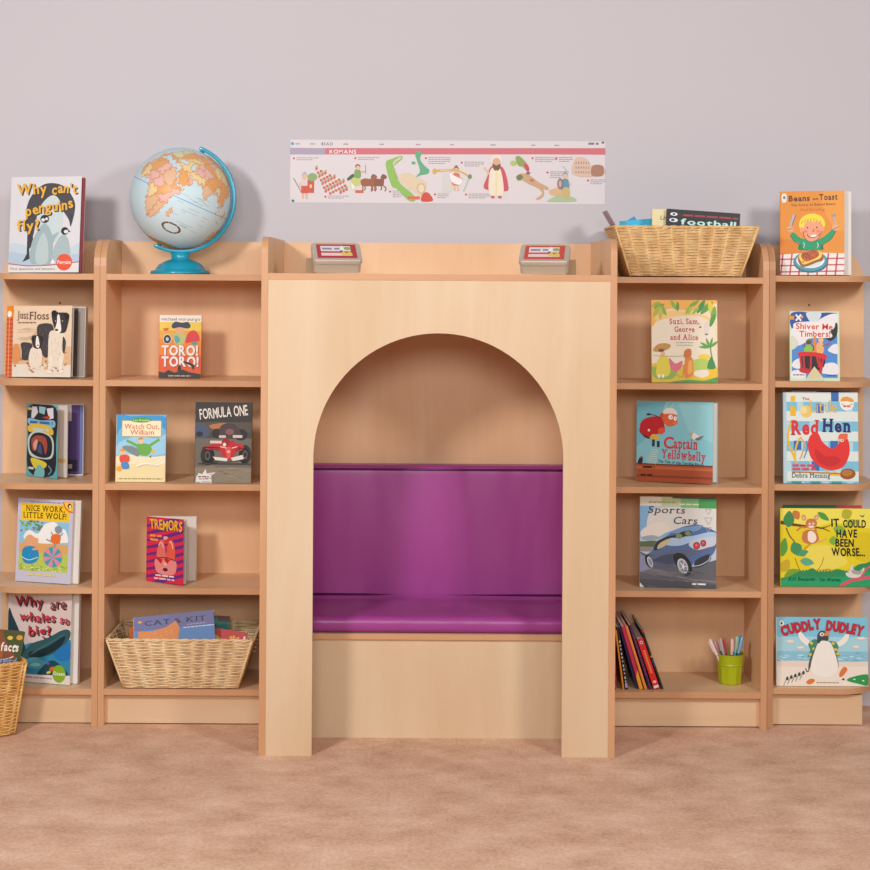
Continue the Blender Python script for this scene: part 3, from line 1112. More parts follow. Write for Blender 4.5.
m.add(vs, fs); m.build('cup_wall', [LIME], cup)
m = MB()
m.tube([(0.0450 * math.cos(2 * PI * k / 40), 0.0450 * math.sin(2 * PI * k / 40), hc) for k in range(40)], 0.0016, 6, True)
m.build('rim', [LIME], cup, True)

pens = [  # top px x, y, body colour, cap colour, words
    (709.5, 639, 'E6C6BE', 'EBD8D2', 'pale pink pen at the far left of the green cup'),
    (714.5, 641, 'D77E98', 'E2A3B4', 'pink pen second from the left in the green cup'),
    (720, 638, 'C9B9B4', 'A9A9A6', 'grey capped pen in the green cup, third from the left'),
    (724, 638.5, 'D44A58', 'D0505E', 'red pen in the middle of the green cup'),
    (732, 638.5, '9E1F22', 'DCB9AF', 'dark red pen with a clear cap in the green cup'),
    (737, 636, '3FB4C2', '9DB9A6', 'turquoise pen with a greyish cap in the green cup'),
    (740, 635, '2A86C4', '5EA0CC', 'blue pen at the back right of the green cup'),
    (742.5, 636.5, '3B62A8', '86B9D8', 'pale blue capped pen at the far right of the green cup')]
for i, (px, py, c1, c2, lab) in enumerate(pens):
    Yp = Yc + (-0.014, 0.006, -0.012, 0.010, -0.014, -0.006, 0.014, 0.0)[i]
    top = P(px, py, Yp)
    bx_ = pc.x + (px - 729) * 0.0004
    base = Vector((bx_, Yc + (Yp - Yc) * 0.9, SHELF[0] + 0.012))
    dirv = (top - base); L = dirv.length
    rot = dirv.to_track_quat('Z', 'Y').to_euler()
    g = thing('pen', lab, 'pen', base, rot, 'pens in the green cup')
    q = MB(); q.tube([(0, 0, 0.0), (0, 0, 0.006), (0, 0, L * 0.62)], [0.0012, 0.0036, 0.0036], 10); q.build('barrel', [ink(c1, 0.25)], g, True)
    q = MB(); q.tube([(0, 0, L * 0.60), (0, 0, L * 0.63), (0, 0, L * 0.97), (0, 0, L)], [0.0045, 0.0052, 0.0050, 0.003], 10); capo = q.build('cap', [ink(c2, 0.2)], g, True)
    q = MB(); q.box(-0.0012, 0.0012, -0.0072, -0.0050, L * 0.70, L * 0.96); q.build('clip', [ink(c2, 0.2)], capo)

# ------------------------------------------------------------------ leaning row of thin books
G3 = 'thin books leaning on the nook side, bottom right shelf'
zs = SHELF[0] + 0.0006
leaning = [  # foot px (right lower corner), lean deg, thickness, height, book depth, spine colour, front colour, Y, label
    (616.4, 2.0, 0.0070, 0.190, 0.16, 'C62A30', 'A8242A', 0.03, 'red book nearest the nook side, almost upright in the leaning row'),
    (624.3, 8.5, 0.0050, 0.190, 0.17, 'D98A2A', 'C47A20', 0.03, 'ochre yellow book, second in the leaning row'),
    (628.0, 10.5, 0.0075, 0.200, 0.22, '231E20', '2A2426', 0.03, 'black book with a white lettered spine in the leaning row'),
    (638.0, 16.5, 0.0060, 0.200, 0.18, '3A3066', '2E2A5A', 0.045, 'dark blue book in the middle of the leaning row'),
    (643.0, 17.0, 0.0110, 0.207, 0.22, 'C22A50', 'C8304A', 0.03, 'crimson book with a yellow foot in the leaning row'),
    (647.0, 17.6, 0.0080, 0.210, 0.23, 'DE7A28', 'B02A2C', 0.03, 'orange book in the leaning row, left of the purple one'),
    (652.0, 18.2, 0.0080, 0.214, 0.23, '512650', '8A2430', 0.03, 'purple book in the leaning row beside the big red one'),
    (659.8, 19.0, 0.0195, 0.168, 0.235, 'D8262A', '4A2A26', 0.03, 'thick red book with a yellow title down its spine in the leaning row'),
    (663.6, 19.6, 0.0060, 0.200, 0.235, '2C2A2A', '3A3836', 0.036, 'dark slim book at the right end of the leaning row')]
pf, pa, ph = 0.5868, 0.0, 0.0
for i, (px, ang, t, h, dp, sc_, fc_, Y, lab) in enumerate(leaning):
    foot = max(P(px, 689, Y).x, pf + t / math.cos(R_(ang)) + 0.0004)
    gap_ = foot - t / math.cos(R_(ang)) - pf
    if ph == 0:
        ang = math.degrees(math.atan(min(math.tan(R_(ang)), max(gap_, 0) / h)))
    else:
        hm = min(ph, h)
        ang = math.degrees(math.atan(min(math.tan(R_(ang)), math.tan(pa) + max(gap_ - 0.0006, 0) / hm)))
    pf, pa, ph = foot, R_(ang), h
    g = thing('thin_book', lab, 'book', (foot, Y, zs + t * math.sin(R_(ang)) + 0.0003), (0, -R_(ang), 0), G3)
    q = MB(); q.box(-t + 0.0008, -0.0008, 0.0008, dp - 0.002, 0.002, h - 0.002); q.build('pages', [PAGES], g)
    q = MB(); q.box(-0.0008, 0, 0, dp, 0, h); q.build('front_cover', [ink(fc_)], g)
    q = MB(); q.box(-t, -t + 0.0008, 0, dp, 0, h); q.build('back_cover', [ink(fc_)], g)
    A = Art(0, 0, 10, 100, sc_)
    if i == 2:
        for k in range(11):
            A.r_('D8D2C6', 2.5, 22 + k * 6.4, 7.5, 25.5 + k * 6.4 - (k % 3) * 0.8)
        A.r_('B59AC8', 0, 90, 10, 97)
    if i == 4:
        A.p('E8A028', [(0, 80), (10, 70), (10, 100), (0, 100)])
    if i == 5:
        A.r_('F0A050', 6, 0, 10, 100)
    if i == 6:
        for k in range(9):
            A.r_('8C3A50', 3, 18 + k * 7, 7, 22 + k * 7)
    if i == 7:
        for k in range(10):
            A.r_('F0A03C', 3.6, 24 + k * 4.6, 6.6, 27 + k * 4.6)
        A.e('D9D3D6', 5, 8, 2.6, 3.2); A.e('3A3030', 5, 8, 1.3, 1.6); A.e('F0C8A0', 5, 86, 3, 2.6); A.r_('E6E0E2', 1, 93, 9, 98)
    if i == 8:
        A.r_('3C3C70', 0, 50, 10, 62); A.r_('C2A04A', 0, 44, 10, 47); A.e('C83434', 5, 3, 4, 2.4)
    if i == 0:
        A.r_('5A1418', 2, 74, 8, 80); A.r_('5A1418', 2, 84, 8, 90)
    ob = A.build('spine', t, h, 0.0008, g)
    ob.location = (-t, -0.0008, 0)

# ------------------------------------------------------------------ ART for the displayed books
Z = SHELF


# penguin question book
a = Art(52, 108, 497, 705, 'DAD7DC')
a.b('C3D2DC', [(40, 540), (110, 525), (190, 555), (300, 600), (430, 560), (510, 520), (510, 660), (300, 670), (40, 650)])
a.b('B4C6D6', [(40, 580), (150, 590), (300, 620), (510, 590), (510, 670), (40, 660)])
a.b('4A464C', [(150, 330), (180, 230), (250, 160), (330, 150), (400, 180), (455, 260), (460, 330), (438, 420), (425, 380), (390, 330), (330, 270), (240, 300), (215, 400), (200, 480), (165, 470)])
a.b('C7D4D6', [(240, 300), (300, 230), (350, 240), (385, 330), (380, 460), (330, 520), (260, 500), (225, 420)])
a.p('3E3C42', [(165, 470), (200, 480), (205, 520), (180, 560), (185, 620), (140, 640), (165, 590)])
a.p('3E3C42', [(425, 340), (450, 350), (440, 420), (432, 380)])
a.b('9FB4B8', [(190, 640), (195, 520), (240, 430), (275, 400), (310, 440), (330, 520), (320, 650), (250, 655)])
a.b('B9C8C9', [(225, 640), (230, 530), (270, 460), (300, 540), (295, 645)])
a.e('2C2C30', 272, 372, 28, 26); a.e('D8DCDC', 262, 378, 12, 11); a.e('D8DCDC', 284, 372, 9, 9)
a.b('A9BABD', [(330, 620), (345, 530), (390, 470), (425, 500), (440, 590), (400, 620)])
a.e('26262A', 402, 448, 24, 24); a.e('E0E2E2', 410, 452, 14, 11); a.p('26262A', [(422, 440), (440, 452), (424, 456)])
a.p('9FB4B8', [(310, 480), (370, 450), (340, 500), (320, 560)])
a.p('E0DDDC', [(52, 655), (180, 668), (330, 662), (497, 640), (497, 705), (52, 705)])
a.s('B03A50', 5, [(52, 650), (180, 664), (330, 658), (497, 640)])
T_ = dict(bold=0.025, jit=(0.08, 8), shadow=(9, 7, '47403C'))
a.t('Why', 88, 218, 66, 'E8AE3C', 190, **T_); a.t('can\'t', 312, 214, 60, 'E8AE3C', 158, **T_)
a.t('penguins', 152, 348, 62, 'E8AE3C', 300, rot=8, **T_)
a.t('fly?', 96, 440, 62, 'E8AE3C', 142, rot=0, **T_)
a.e('E4583C', 405, 642, 50, 52); a.t('Penguins', 405, 652, 22, 'F4E4DC', 84, 0.02, align='c')
a.p('F4F2F0', [(318, 650), (332, 622), (348, 650)])
a.t('First questions and answers', 66, 690, 16, '9A7A3E', 280, 0.01)
book(a, 'white book with grey penguins and wavy yellow title on the top left shelf', (8.4, 78.6, 177.5, 273.6), 0.075, Z[4], yaw=7, lean=5, t=0.017, x2=82.5,
     spine='D8D4D8', back='D8D0D0', open_=5, leaf=0.5, page_col='B4606A')

# dog book
a = Art(38, 108, 440, 548, 'E9CFB2')
a.r_('E0B890', 76, 360, 440, 470); a.b('E6DACB', [(76, 480), (200, 470), (440, 480), (440, 560), (76, 560)])
for k in range(46):
    rr = random.Random(k); a.e(rr.choice(['C98A58', 'B8763F', 'D9A878', 'A87850']), rr.uniform(90, 430), rr.uniform(380, 515), rr.uniform(5, 15), rr.uniform(3, 8), rr.uniform(-40, 40), 10)
for k in range(16):
    rr = random.Random(k + 99); a.s('C8A27A', 2.5, [(90 + rr.uniform(0, 120), 250 + k * 7), (150 + rr.uniform(0, 180), 246 + k * 7)])
a.b('E0955A', [(80, 360), (105, 345), (125, 390), (118, 450), (84, 460)])
a.b('4A4446', [(228, 240), (260, 218), (320, 225), (330, 290), (300, 420), (265, 410), (235, 320)])
a.b('E9D9C6', [(308, 270), (360, 265), (405, 300), (400, 400), (385, 480), (310, 470), (300, 360)])
a.b('4A4446', [(390, 300), (408, 330), (400, 400), (388, 380)])
a.s('EDE0D0', 22, [(318, 420), (314, 470), (312, 520)]); a.s('EDE0D0', 20, [(382, 420), (380, 470), (382, 515)])
a.b('3E393C', [(316, 150), (335, 136), (358, 150), (390, 150), (420, 160), (424, 185), (412, 250), (395, 275), (350, 270), (324, 210)])
a.b('F2E8DC', [(352, 170), (364, 165), (372, 210), (378, 262), (358, 278), (340, 258), (350, 210)])
a.e('2A2628', 350, 258, 10, 7); a.e('1A1718', 342, 205, 5); a.e('1A1718', 384, 205, 5)
a.b('4A4446', [(130, 340), (170, 335), (200, 350), (200, 410), (180, 440), (140, 440), (136, 390)])
a.b('EADAC8', [(195, 370), (240, 365), (262, 400), (255, 480), (200, 490), (180, 440)])
a.b('3E393C', [(196, 300), (225, 290), (262, 300), (268, 340), (245, 372), (215, 370), (200, 340)])
a.b('F2E8DC', [(225, 300), (236, 300), (246, 350), (236, 370), (222, 350)]); a.e('2A2628', 236, 352, 5, 4)
a.s('EADAC8', 14, [(208, 460), (200, 500)]); a.s('EADAC8', 14, [(245, 460), (240, 500)])
for (x, y, l) in ((325, 330, 26), (345, 310, 30), (365, 330, 34), (385, 350, 28), (330, 380, 30), (352, 370, 30), (375, 395, 30), (338, 420, 26), (365, 425, 26), (215, 395, 20), (235, 400, 20), (225, 430, 20), (245, 420, 18)):
    a.s('C9B49E', 3, [(x, y), (x - 4, y + l * .5), (x + 2, y + l)], taper=True)
for (x, y, l) in ((245, 250, 30), (262, 275, 34), (285, 250, 30), (300, 290, 30), (270, 330, 36), (290, 350, 30), (150, 360, 26), (170, 380, 26), (160, 400, 20)):
    a.s('7A7274', 3, [(x, y), (x + 3, y + l * .5), (x - 3, y + l)], taper=True)
a.b('2E2A2C', [(316, 150), (330, 138), (346, 152), (340, 176), (326, 172)]); a.b('2E2A2C', [(392, 156), (412, 152), (426, 168), (420, 200), (404, 190)])
a.b('2E2A2C', [(196, 302), (206, 292), (214, 304), (208, 322), (198, 318)]); a.b('2E2A2C', [(250, 298), (264, 300), (268, 316), (258, 326)])
a.e('F2E8DC', 343, 203, 3); a.e('F2E8DC', 385, 203, 3)
a.s('E8B070', 7, [(318, 500), (312, 522)]); a.b('EFE4D4', [(300, 512), (322, 508), (328, 524), (304, 526)]); a.b('EFE4D4', [(370, 508), (392, 505), (396, 520), (372, 522)])
a.t('Just', 104, 186, 44, '6A4A40', 68, 0.0, serif=True); a.t('Floss', 178, 192, 48, '5E4038', 122, 0.0, serif=True)
a.t('as', 148, 190, 14, '8A5A48', 22); a.bars('8A7060', 110, 220, 208, 7, 4)
a.r_('D9693F', 38, 108, 76, 548)
for k in range(14):
    a.r_('B84A2E', 38, 190 + k * 26, 76, 198 + k * 26, keep=True)
a.layer += 1
a.r_('EFA06A', 52, 180, 57, 548); a.b('E88A1E', [(38, 108), (60, 106), (76, 120), (74, 175), (38, 175)]); a.e('F6F0E6', 55, 158, 13, 20)


book(a, 'tan book with black and white sheepdogs, second shelf of the left end unit', (6, 70.5, 307, 378.3), 0.10, Z[3], yaw=3, lean=4, open_=14, t=0.026, x2=86.5,
     spine='C85A34', back='8A7A6C', leaf=0.6, leaf_art=[(.6, .985, .02, .985, 'B0A498'), (.6, .985, .0, .35, '6A5648'), (.6, .985, .0, .14, '3A2E28')], inner=[(.72, .99, .01, .985, '9C9088'), (.84, .9, .01, .98, '4A403C'), (.72, .9, .01, .3, '5A463C')])

# deep narrow standing open book
a = Art(165, 95, 352, 570, '57B3B8')
a.b('20202A', [(178, 110), (340, 110), (345, 330), (330, 545), (180, 540), (172, 300)])
a.p('D8D6DC', [(195, 112), (225, 112), (232, 150), (205, 190), (190, 185)]); a.p('E4E2E6', [(285, 120), (325, 112), (328, 180), (300, 190)])
a.p('8FC3CC', [(238, 108), (280, 112), (272, 160), (240, 150)]); a.e('D8C04A', 182, 128, 12, 9); a.p('B8403A', [(255, 180), (300, 165), (308, 180), (290, 190)])
a.b('86BEDC', [(175, 190), (250, 200), (330, 195), (330, 240), (250, 235), (178, 230)]); a.bars('2F6FA8', 184, 322, 206, 17, 3)
a.b('E6C43C', [(178, 235), (250, 222), (318, 245), (322, 290), (250, 270), (180, 280)]); a.bars('BFD8E8', 202, 300, 252, 16, 6)
a.b('C9D6D0', [(172, 330), (200, 280), (255, 270), (318, 300), (332, 370), (318, 440), (250, 450), (185, 430)])
a.b('1C1F2A', [(182, 340), (205, 292), (255, 280), (308, 306), (322, 370), (308, 430), (250, 442), (192, 412)])
a.b('A84C3C', [(195, 330), (230, 300), (280, 310), (292, 370), (280, 420), (265, 360), (238, 340), (215, 400), (200, 390)])
a.b('E0A898', [(205, 360), (225, 325), (232, 350), (218, 400)]); a.b('44507C', [(230, 400), (250, 350), (262, 420)])
a.b('E3D23C', [(195, 450), (280, 470), (285, 500), (240, 530), (205, 500)]); a.b('78BCC0', [(215, 545), (240, 490), (275, 520), (270, 570), (220, 570)])
a.s('6C98B4', 7, [(300, 490), (318, 520), (300, 550)]); a.r_('D8D8DC', 178, 510, 210, 525)


book(a, 'teal book standing wide open with purple inside pages, left end unit', (26.5, 57, 405, 481.5), 0.20, Z[2], yaw=1, lean=1.5, open_=41, t=0.012, x2=84,
     spine='3E9094', back='8C94B8', inner=[(.5, .985, .02, .985, '54407E'), (.5, .72, .02, .98, '6A5A8E'), (.5, .9, .06, .22, '2C2440'), (.62, .8, .10, .16, 'B8A898'), (.93, .985, .02, .985, '6A7AB0'), (.5, .78, .76, .985, 'D8D4CC')], leaf=0.62, leaf_art=[(.5, .72, .2, .9, 'C8B4A0'), (.5, .97, .2, .26, 'D8B070')])

# yellow title book
a = Art(100, 120, 442, 645, 'C9C5D8')
a.r_('F2C928', 122, 150, 422, 258)
a.t('NICE WORK,', 150, 198, 35, '2A1810', 242, 0.014, serif=True); a.t('LITTLE WOLF!', 134, 242, 35, '2A1810', 268, 0.014, serif=True)
a.bars('8078A0', 176, 370, 138, 6, 2)
a.r_('8CC8E6', 116, 262, 420, 576)
a.r_('E0A868', 116, 400, 420, 470); a.r_('B9CC5C', 116, 462, 420, 576)
a.b('F4F2EE', [(150, 340), (180, 320), (230, 340), (270, 280), (330, 262), (370, 300), (400, 310), (418, 380), (380, 390), (250, 400), (150, 380)])
for k in range(40):
    rr = random.Random(k); a.e(rr.choice(['5E9A3C', '86B848', 'B45CA0', '4C8A3C']), rr.uniform(118, 262), 262 + abs(rr.gauss(0, 35)), 8, 6, 0, 8)
a.b('E6A878', [(150, 390), (160, 360), (185, 348), (215, 365), (235, 372), (228, 410), (190, 425), (158, 415)])
a.b('2A8CC4', [(136, 470), (150, 430), (200, 420), (236, 450), (238, 500), (200, 530), (150, 522)]); a.s('CFE4EE', 5, [(138, 490), (180, 508), (236, 488)])
a.s('E6A878', 10, [(200, 440), (235, 436)])
import itertools
bc_ = (328, 482)
for k in range(12):
    a0, a1 = 2 * PI * k / 12, 2 * PI * (k + 1) / 12
    pts = [bc_] + [(bc_[0] + 58 * math.cos(a0 + (a1 - a0) * j / 4), bc_[1] + 64 * math.sin(a0 + (a1 - a0) * j / 4)) for j in range(5)]
    a.p('E58AA8' if k % 2 else '3FA4AC', pts, keep=True)
a.layer += 1
a.b('E8742C', [(318, 345), (345, 335), (372, 345), (366, 392), (330, 396), (312, 380)])
a.b('8C96A4', [(335, 300), (350, 284), (376, 292), (378, 320), (356, 334), (340, 322)])
a.s('8C96A4', 7, [(330, 350), (312, 325)]); a.s('8C96A4', 7, [(368, 350), (386, 328)]); a.s('8C96A4', 8, [(315, 385), (285, 372)]); a.s('8C96A4', 8, [(340, 392), (335, 420)])
for k in range(60):
    rr = random.Random(k + 7); a.e(rr.choice(['6E9A3C', 'E6E0A0', '4C8A3C', 'F0F0E4', 'E8C84A']), rr.uniform(118, 418), rr.uniform(535, 574), 5, 3, 0, 6, keep=True)
a.layer += 1
a.p('E05A2C', [(378, 132), (442, 132), (442, 198), (420, 196), (392, 170)]); a.p('F4C83C', [(386, 134), (442, 134), (442, 190), (422, 188), (398, 166)])
a.e('1E1A1A', 422, 156, 12, 16); a.e('F2EEE6', 424, 160, 6, 10); a.e('E88A28', 430, 148, 4, 3)
a.bars('E0CE7E', 176, 352, 590, 14, 7)
book(a, 'lavender book with a yellow title panel and a striped ball, left end unit', (15.4, 70.6, 499.5, 583.5), 0.105, Z[1], yaw=14, lean=4, open_=4, t=0.012, x2=80,
     spine='B8B4C8', back='8E7468', leaf=0.4)

# whale book
a = Art(35, 30, 352, 552, 'D8C6C0')
a.b('2E8AB0', [(35, 430), (150, 330), (250, 360), (352, 300), (360, 500), (200, 520), (35, 520)])
a.b('1E3E48', [(35, 160), (60, 190), (90, 260), (120, 340), (140, 480), (35, 520)])
a.b('2F5A60', [(110, 420), (150, 340), (230, 300), (300, 252), (335, 242), (350, 262), (335, 310), (270, 380), (190, 410)])
a.b('173038', [(150, 380), (230, 350), (320, 280), (300, 340), (220, 400), (150, 410)])
for k in range(14):
    a.s('4E7A80', 2, [(150 + k * 12, 400 - k * 9), (175 + k * 11, 372 - k * 8)], keep=True)
a.layer += 1
a.b('4E9CB0', [(130, 430), (180, 410), (230, 440), (200, 470), (140, 470)]); a.b('7EC4CC', [(150, 455), (180, 440), (205, 452), (170, 462)])
a.b('1C4A5A', [(200, 480), (260, 420), (330, 470), (330, 510), (200, 510)])
a.b('2478B8', [(270, 380), (352, 310), (352, 400), (300, 420)])
a.e('D86A2C', 262, 468, 16, 10, -40); a.e('E8C23C', 245, 490, 12, 7, -30); a.e('8A4AA0', 240, 440, 8, 6)
a.p('E2DAD2', [(35, 505), (180, 508), (352, 500), (352, 552), (35, 552)])
W_ = dict(bold=0.02, jit=(0.07, 7), shadow=(8, 7, '3A2A2A'))
a.t('Why', 68, 124, 56, 'B02438', 140, **W_); a.t('are', 246, 130, 56, '8E4048', 78, **W_)
a.t('whales', 92, 206, 50, 'C23A4C', 180, **W_); a.t('so', 296, 210, 46, 'C23A4C', 44, **W_)
a.t('big?', 140, 288, 54, 'C02C40', 112, rot=3, **W_)
a.e('86AE2C', 297, 494, 33, 50); a.t('Ocean', 297, 502, 20, 'F0EEDC', 58, 0.02, align='c')
a.t('First questions and answers', 60, 528, 13, '8A2C3C', 200, 0.015)
book(a, 'tall book with a dark whale and red wavy title, bottom left shelf', (6.8, 70, 590.5, 687.8), 0.10, Z[0], yaw=11, lean=2.5, open_=5, t=0.020, x2=80,
     spine='C8B8B4', back='A04A50', leaf=0.45)

# small red / yellow book
a = Art(283, 75, 487, 382, 'E6A63A')
a.r_('E8842C', 283, 190, 487, 290); a.r_('DE5A2C', 283, 270, 487, 382); a.r_('EFE6DA', 283, 75, 487, 108); a.r_('E9C84A', 283, 108, 487, 150)
a.t('michael morpurgo', 292, 101, 15, '3A4668', 188, 0.005)
a.p('38322E', [(283, 382), (283, 350), (310, 356), (330, 342), (360, 356), (400, 340), (430, 352), (487, 362), (487, 382)])
a.b('2A3654', [(342, 125), (360, 106), (390, 112), (420, 108), (434, 128), (420, 140), (380, 134), (350, 140)])
a.b('E8A880', [(362, 140), (385, 134), (404, 142), (400, 162), (370, 162)]); a.b('B8C27A', [(350, 170), (385, 160), (408, 175), (400, 215), (360, 215)])
a.b('5EA89C', [(356, 180), (372, 175), (385, 200), (365, 212)]); a.b('D8343C', [(412, 210), (420, 165), (450, 148), (474, 170), (476, 200), (440, 205)]); a.e('4E9C8C', 455, 212, 16, 8)
a.e('E8E0D4', 322, 192, 21, 24); a.e('2A3440', 322, 192, 18, 21); a.e('C8D0D0', 322, 192, 7, 9); a.p('D85A2C', [(300, 140), (330, 136), (325, 150), (306, 152)])
a.t('TORO!', 296, 270, 46, 'F4ECE6', 176, 0.035, shadow=(4, 3, 'A83A24')); a.t('TORO!', 296, 324, 46, 'F4ECE6', 180, 0.035, shadow=(4, 3, 'A83A24'))
a.b('2E2828', [(400, 300), (430, 305), (455, 318), (452, 342), (438, 322), (410, 310)]); a.b('3A2E30', [(375, 345), (380, 320), (388, 318), (392, 345)])
a.bars('B8A898', 330, 440, 368, 6, 6)
book(a, 'small orange and red paperback with a white shouting title, left bookcase', (158.5, 200.6, 315.5, 379.2), 0.10, Z[3], yaw=2, lean=4, t=0.012, spine='D8642C', back='D8642C')

# pale blue book
a = Art(80, 127, 333, 478, '6DB8E2')
a.b('3A9AD8', [(80, 127), (150, 135), (240, 130), (333, 140), (333, 200), (300, 190), (200, 180), (110, 190), (80, 230)])
a.b('9CCDE8', [(100, 270), (180, 240), (290, 250), (333, 230), (333, 330), (80, 340), (80, 300)])
a.r_('EBD9A6', 80, 345, 333, 478); a.b('F0E3C0', [(80, 350), (140, 335), (250, 350), (333, 340), (333, 380), (80, 380)])
a.r_('B8895A', 106, 156, 311, 242); a.r_('F4E8C4', 109, 159, 308, 239)
a.e('4C9A38', 206, 155, 54, 13); a.t('I am Reading', 164, 160, 10, 'DCEBC0', 86, 0.01)
a.t('Watch Out,', 120, 201, 26, 'D0503C', 178, 0.006); a.t('William', 150, 231, 26, 'D0503C', 122, 0.006)
a.b('6AAE48', [(185, 285), (215, 275), (250, 285), (262, 310), (240, 340), (195, 332)]); a.s('6AAE48', 14, [(192, 292), (160, 275), (132, 262)]); a.s('6AAE48', 14, [(248, 290), (275, 272), (300, 255)])
a.b('7C8C8C', [(120, 290), (165, 292), (200, 318), (195, 345), (165, 335), (115, 305)]); a.e('EDBE98', 206, 264, 15, 16); a.b('B88A4A', [(190, 258), (205, 244), (222, 256), (214, 254)])
a.b('E05038', [(98, 345), (125, 335), (148, 345), (145, 375), (105, 378)]); a.b('4C8CC4', [(108, 378), (140, 376), (148, 408), (112, 410)]); a.e('EDBE98', 112, 322, 16, 15); a.b('D8A048', [(96, 318), (112, 304), (130, 316)])
a.e('E8A83C', 98, 410, 16, 14); a.s('F6F4F0', 5, [(180, 395), (230, 380), (280, 390), (325, 370)]); a.s('A8A8A0', 2, [(190, 402), (240, 388), (300, 396)])
a.e('E6B83C', 270, 318, 10, 9); a.p('3E7E4A', [(250, 345), (262, 338), (258, 354)]); a.bars('A89868', 96, 318, 458, 6, 9)
book(a, 'pale blue book with children jumping on a beach, left in the left bookcase', (115.6, 165, 415, 483.4), 0.045, Z[2], yaw=1, lean=4, t=0.010, spine='D8C88C', back='7EB8DC')

# racing car book
a = Art(484, 62, 773, 480, '4E4842')
a.r_('3A3430', 484, 62, 773, 165); a.r_('5A5048', 484, 165, 773, 215); a.r_('716A60', 484, 250, 773, 400); a.r_('8E8270', 484, 400, 773, 480)
a.b('4A5A78', [(484, 180), (520, 175), (555, 210), (545, 240), (490, 245)]); a.e('26282C', 505, 228, 18, 14); a.b('B87A48', [(560, 180), (640, 170), (640, 195), (570, 200)])
a.e('2A2826', 598, 225, 30, 26); a.e('2A2826', 716, 230, 36, 30); a.b('4A3E3E', [(610, 190), (655, 170), (700, 190), (712, 245), (620, 245)]); a.e('8C5A58', 660, 215, 22, 16); a.r_('D8CCC0', 605, 234, 640, 246); a.r_('D8CCC0', 676, 232, 725, 246)
a.e('2E2C2C', 548, 340, 36, 52); a.e('141414', 556, 345, 28, 44); a.e('2E2C2C', 740, 332, 32, 50); a.e('141414', 734, 336, 26, 42)
a.b('C8202C', [(540, 290), (600, 275), (640, 262), (690, 272), (730, 285), (725, 310), (690, 318), (680, 352), (650, 362), (625, 340), (605, 312), (545, 308)])
a.r_('C02030', 556, 262, 684, 276); a.r_('E0D0CC', 560, 262, 620, 276); a.e('A01820', 640, 270, 20, 22); a.e('E8E0D8', 634, 282, 9, 10)
a.p('E6E2DE', [(574, 345), (650, 352), (648, 368), (590, 362)]); a.p('E6E2DE', [(668, 350), (744, 330), (748, 350), (680, 370)]); a.p('C8202C', [(735, 330), (752, 335), (750, 358), (738, 352)]); a.b('E0584A', [(640, 300), (668, 298), (664, 345), (650, 350)])
a.r_('3A3834', 500, 378, 770, 386)
a.p('E9E5E0', [(488, 480), (492, 450), (505, 430), (522, 436), (540, 408), (545, 432), (592, 425), (568, 445), (572, 480)]); a.bars('5A4A48', 502, 556, 446, 6, 3); a.bars('B85A60', 506, 552, 458, 5, 4)
for k in range(26):
    rr = random.Random(k + 11); y = rr.uniform(388, 478); x = rr.uniform(484, 740)
    a.s(rr.choice(['9A8E7C', '7E7464', 'A89C88', '6E665A']), 3, [(x, y), (x + rr.uniform(15, 60), y + rr.uniform(-2, 4))], keep=True)
a.s('141212', 5, [(520, 300), (560, 296), (610, 300)]); a.s('141212', 5, [(690, 296), (720, 300), (752, 304)]); a.s('8A1018', 6, [(552, 300), (610, 312)]); a.s('8A1018', 6, [(690, 312), (728, 300)])
a.e('5A5654', 548, 340, 15, 24); a.e('1E1C1C', 548, 340, 8, 13); a.e('5A5654', 741, 332, 13, 22); a.e('1E1C1C', 741, 332, 7, 12)
a.e('F2C8C4', 655, 318, 8, 6); a.s('E8E4E0', 4, [(612, 292), (645, 300)]); a.s('E8E4E0', 4, [(700, 292), (672, 300)]); a.r_('1A1818', 560, 374, 600, 380); a.s('2A1416', 4, [(577, 368), (650, 372), (748, 356)])
a.t('FORMULA ONE', 506, 152, 52, 'E9E4DC', 248, 0.018, jit=(0.03, 2), rot=6, gap=0.06)
book(a, 'dark book with a red racing car and white capitals, left bookcase', (194.6, 251, 402.5, 484.2), 0.035, Z[2], yaw=2, lean=4, t=0.012, spine='2E2A28', back='3A3430')

# red and purple book
a = Art(248, 90, 425, 412, 'DC2C50')
for k in range(9):
    x = 230 + k * 10; y = 420 - k * 36
    a.p('6A2E84', [(248, y), (425, y - 62), (425, y - 46), (330, y - 8), (248, y + 12)], keep=True)
a.layer += 1
a.t('TREMORS', 262, 150, 48, 'F0C83C', 156, 0.02, jit=(0.06, 5), outline=(0.035, '8A1E3A'))
a.bars('F0A03C', 264, 320, 178, 10, 4); a.bars('F0A03C', 264, 308, 198, 10, 5)
a.b('E8908C', [(290, 300), (340, 280), (390, 300), (386, 360), (340, 372), (298, 360)]); a.p('C8202C', [(296, 296), (318, 320), (330, 292), (348, 318), (366, 292), (380, 300), (360, 288), (310, 286)])
a.b('E2746C', [(298, 285), (305, 230), (318, 200), (332, 212), (340, 290)]); a.b('E8604A', [(346, 288), (352, 215), (368, 196), (382, 220), (384, 290)]); a.s('F4C8B0', 5, [(352, 215), (366, 206), (376, 240)]); a.s('F4C8B0', 4, [(306, 230), (318, 212), (330, 240)])
a.e('E8B0A0', 340, 190, 12, 10); a.b('D04038', [(330, 215), (350, 190), (356, 215)]); a.e('5A1E2C', 340, 346, 12, 9); a.e('F0C0B4', 340, 318, 7, 9)
a.s('3A2030', 4, [(292, 296), (340, 286), (388, 298)]); a.bars('F0E4E4', 292, 382, 374, 7, 5); a.bars('E8D8DC', 286, 384, 390, 7, 8)
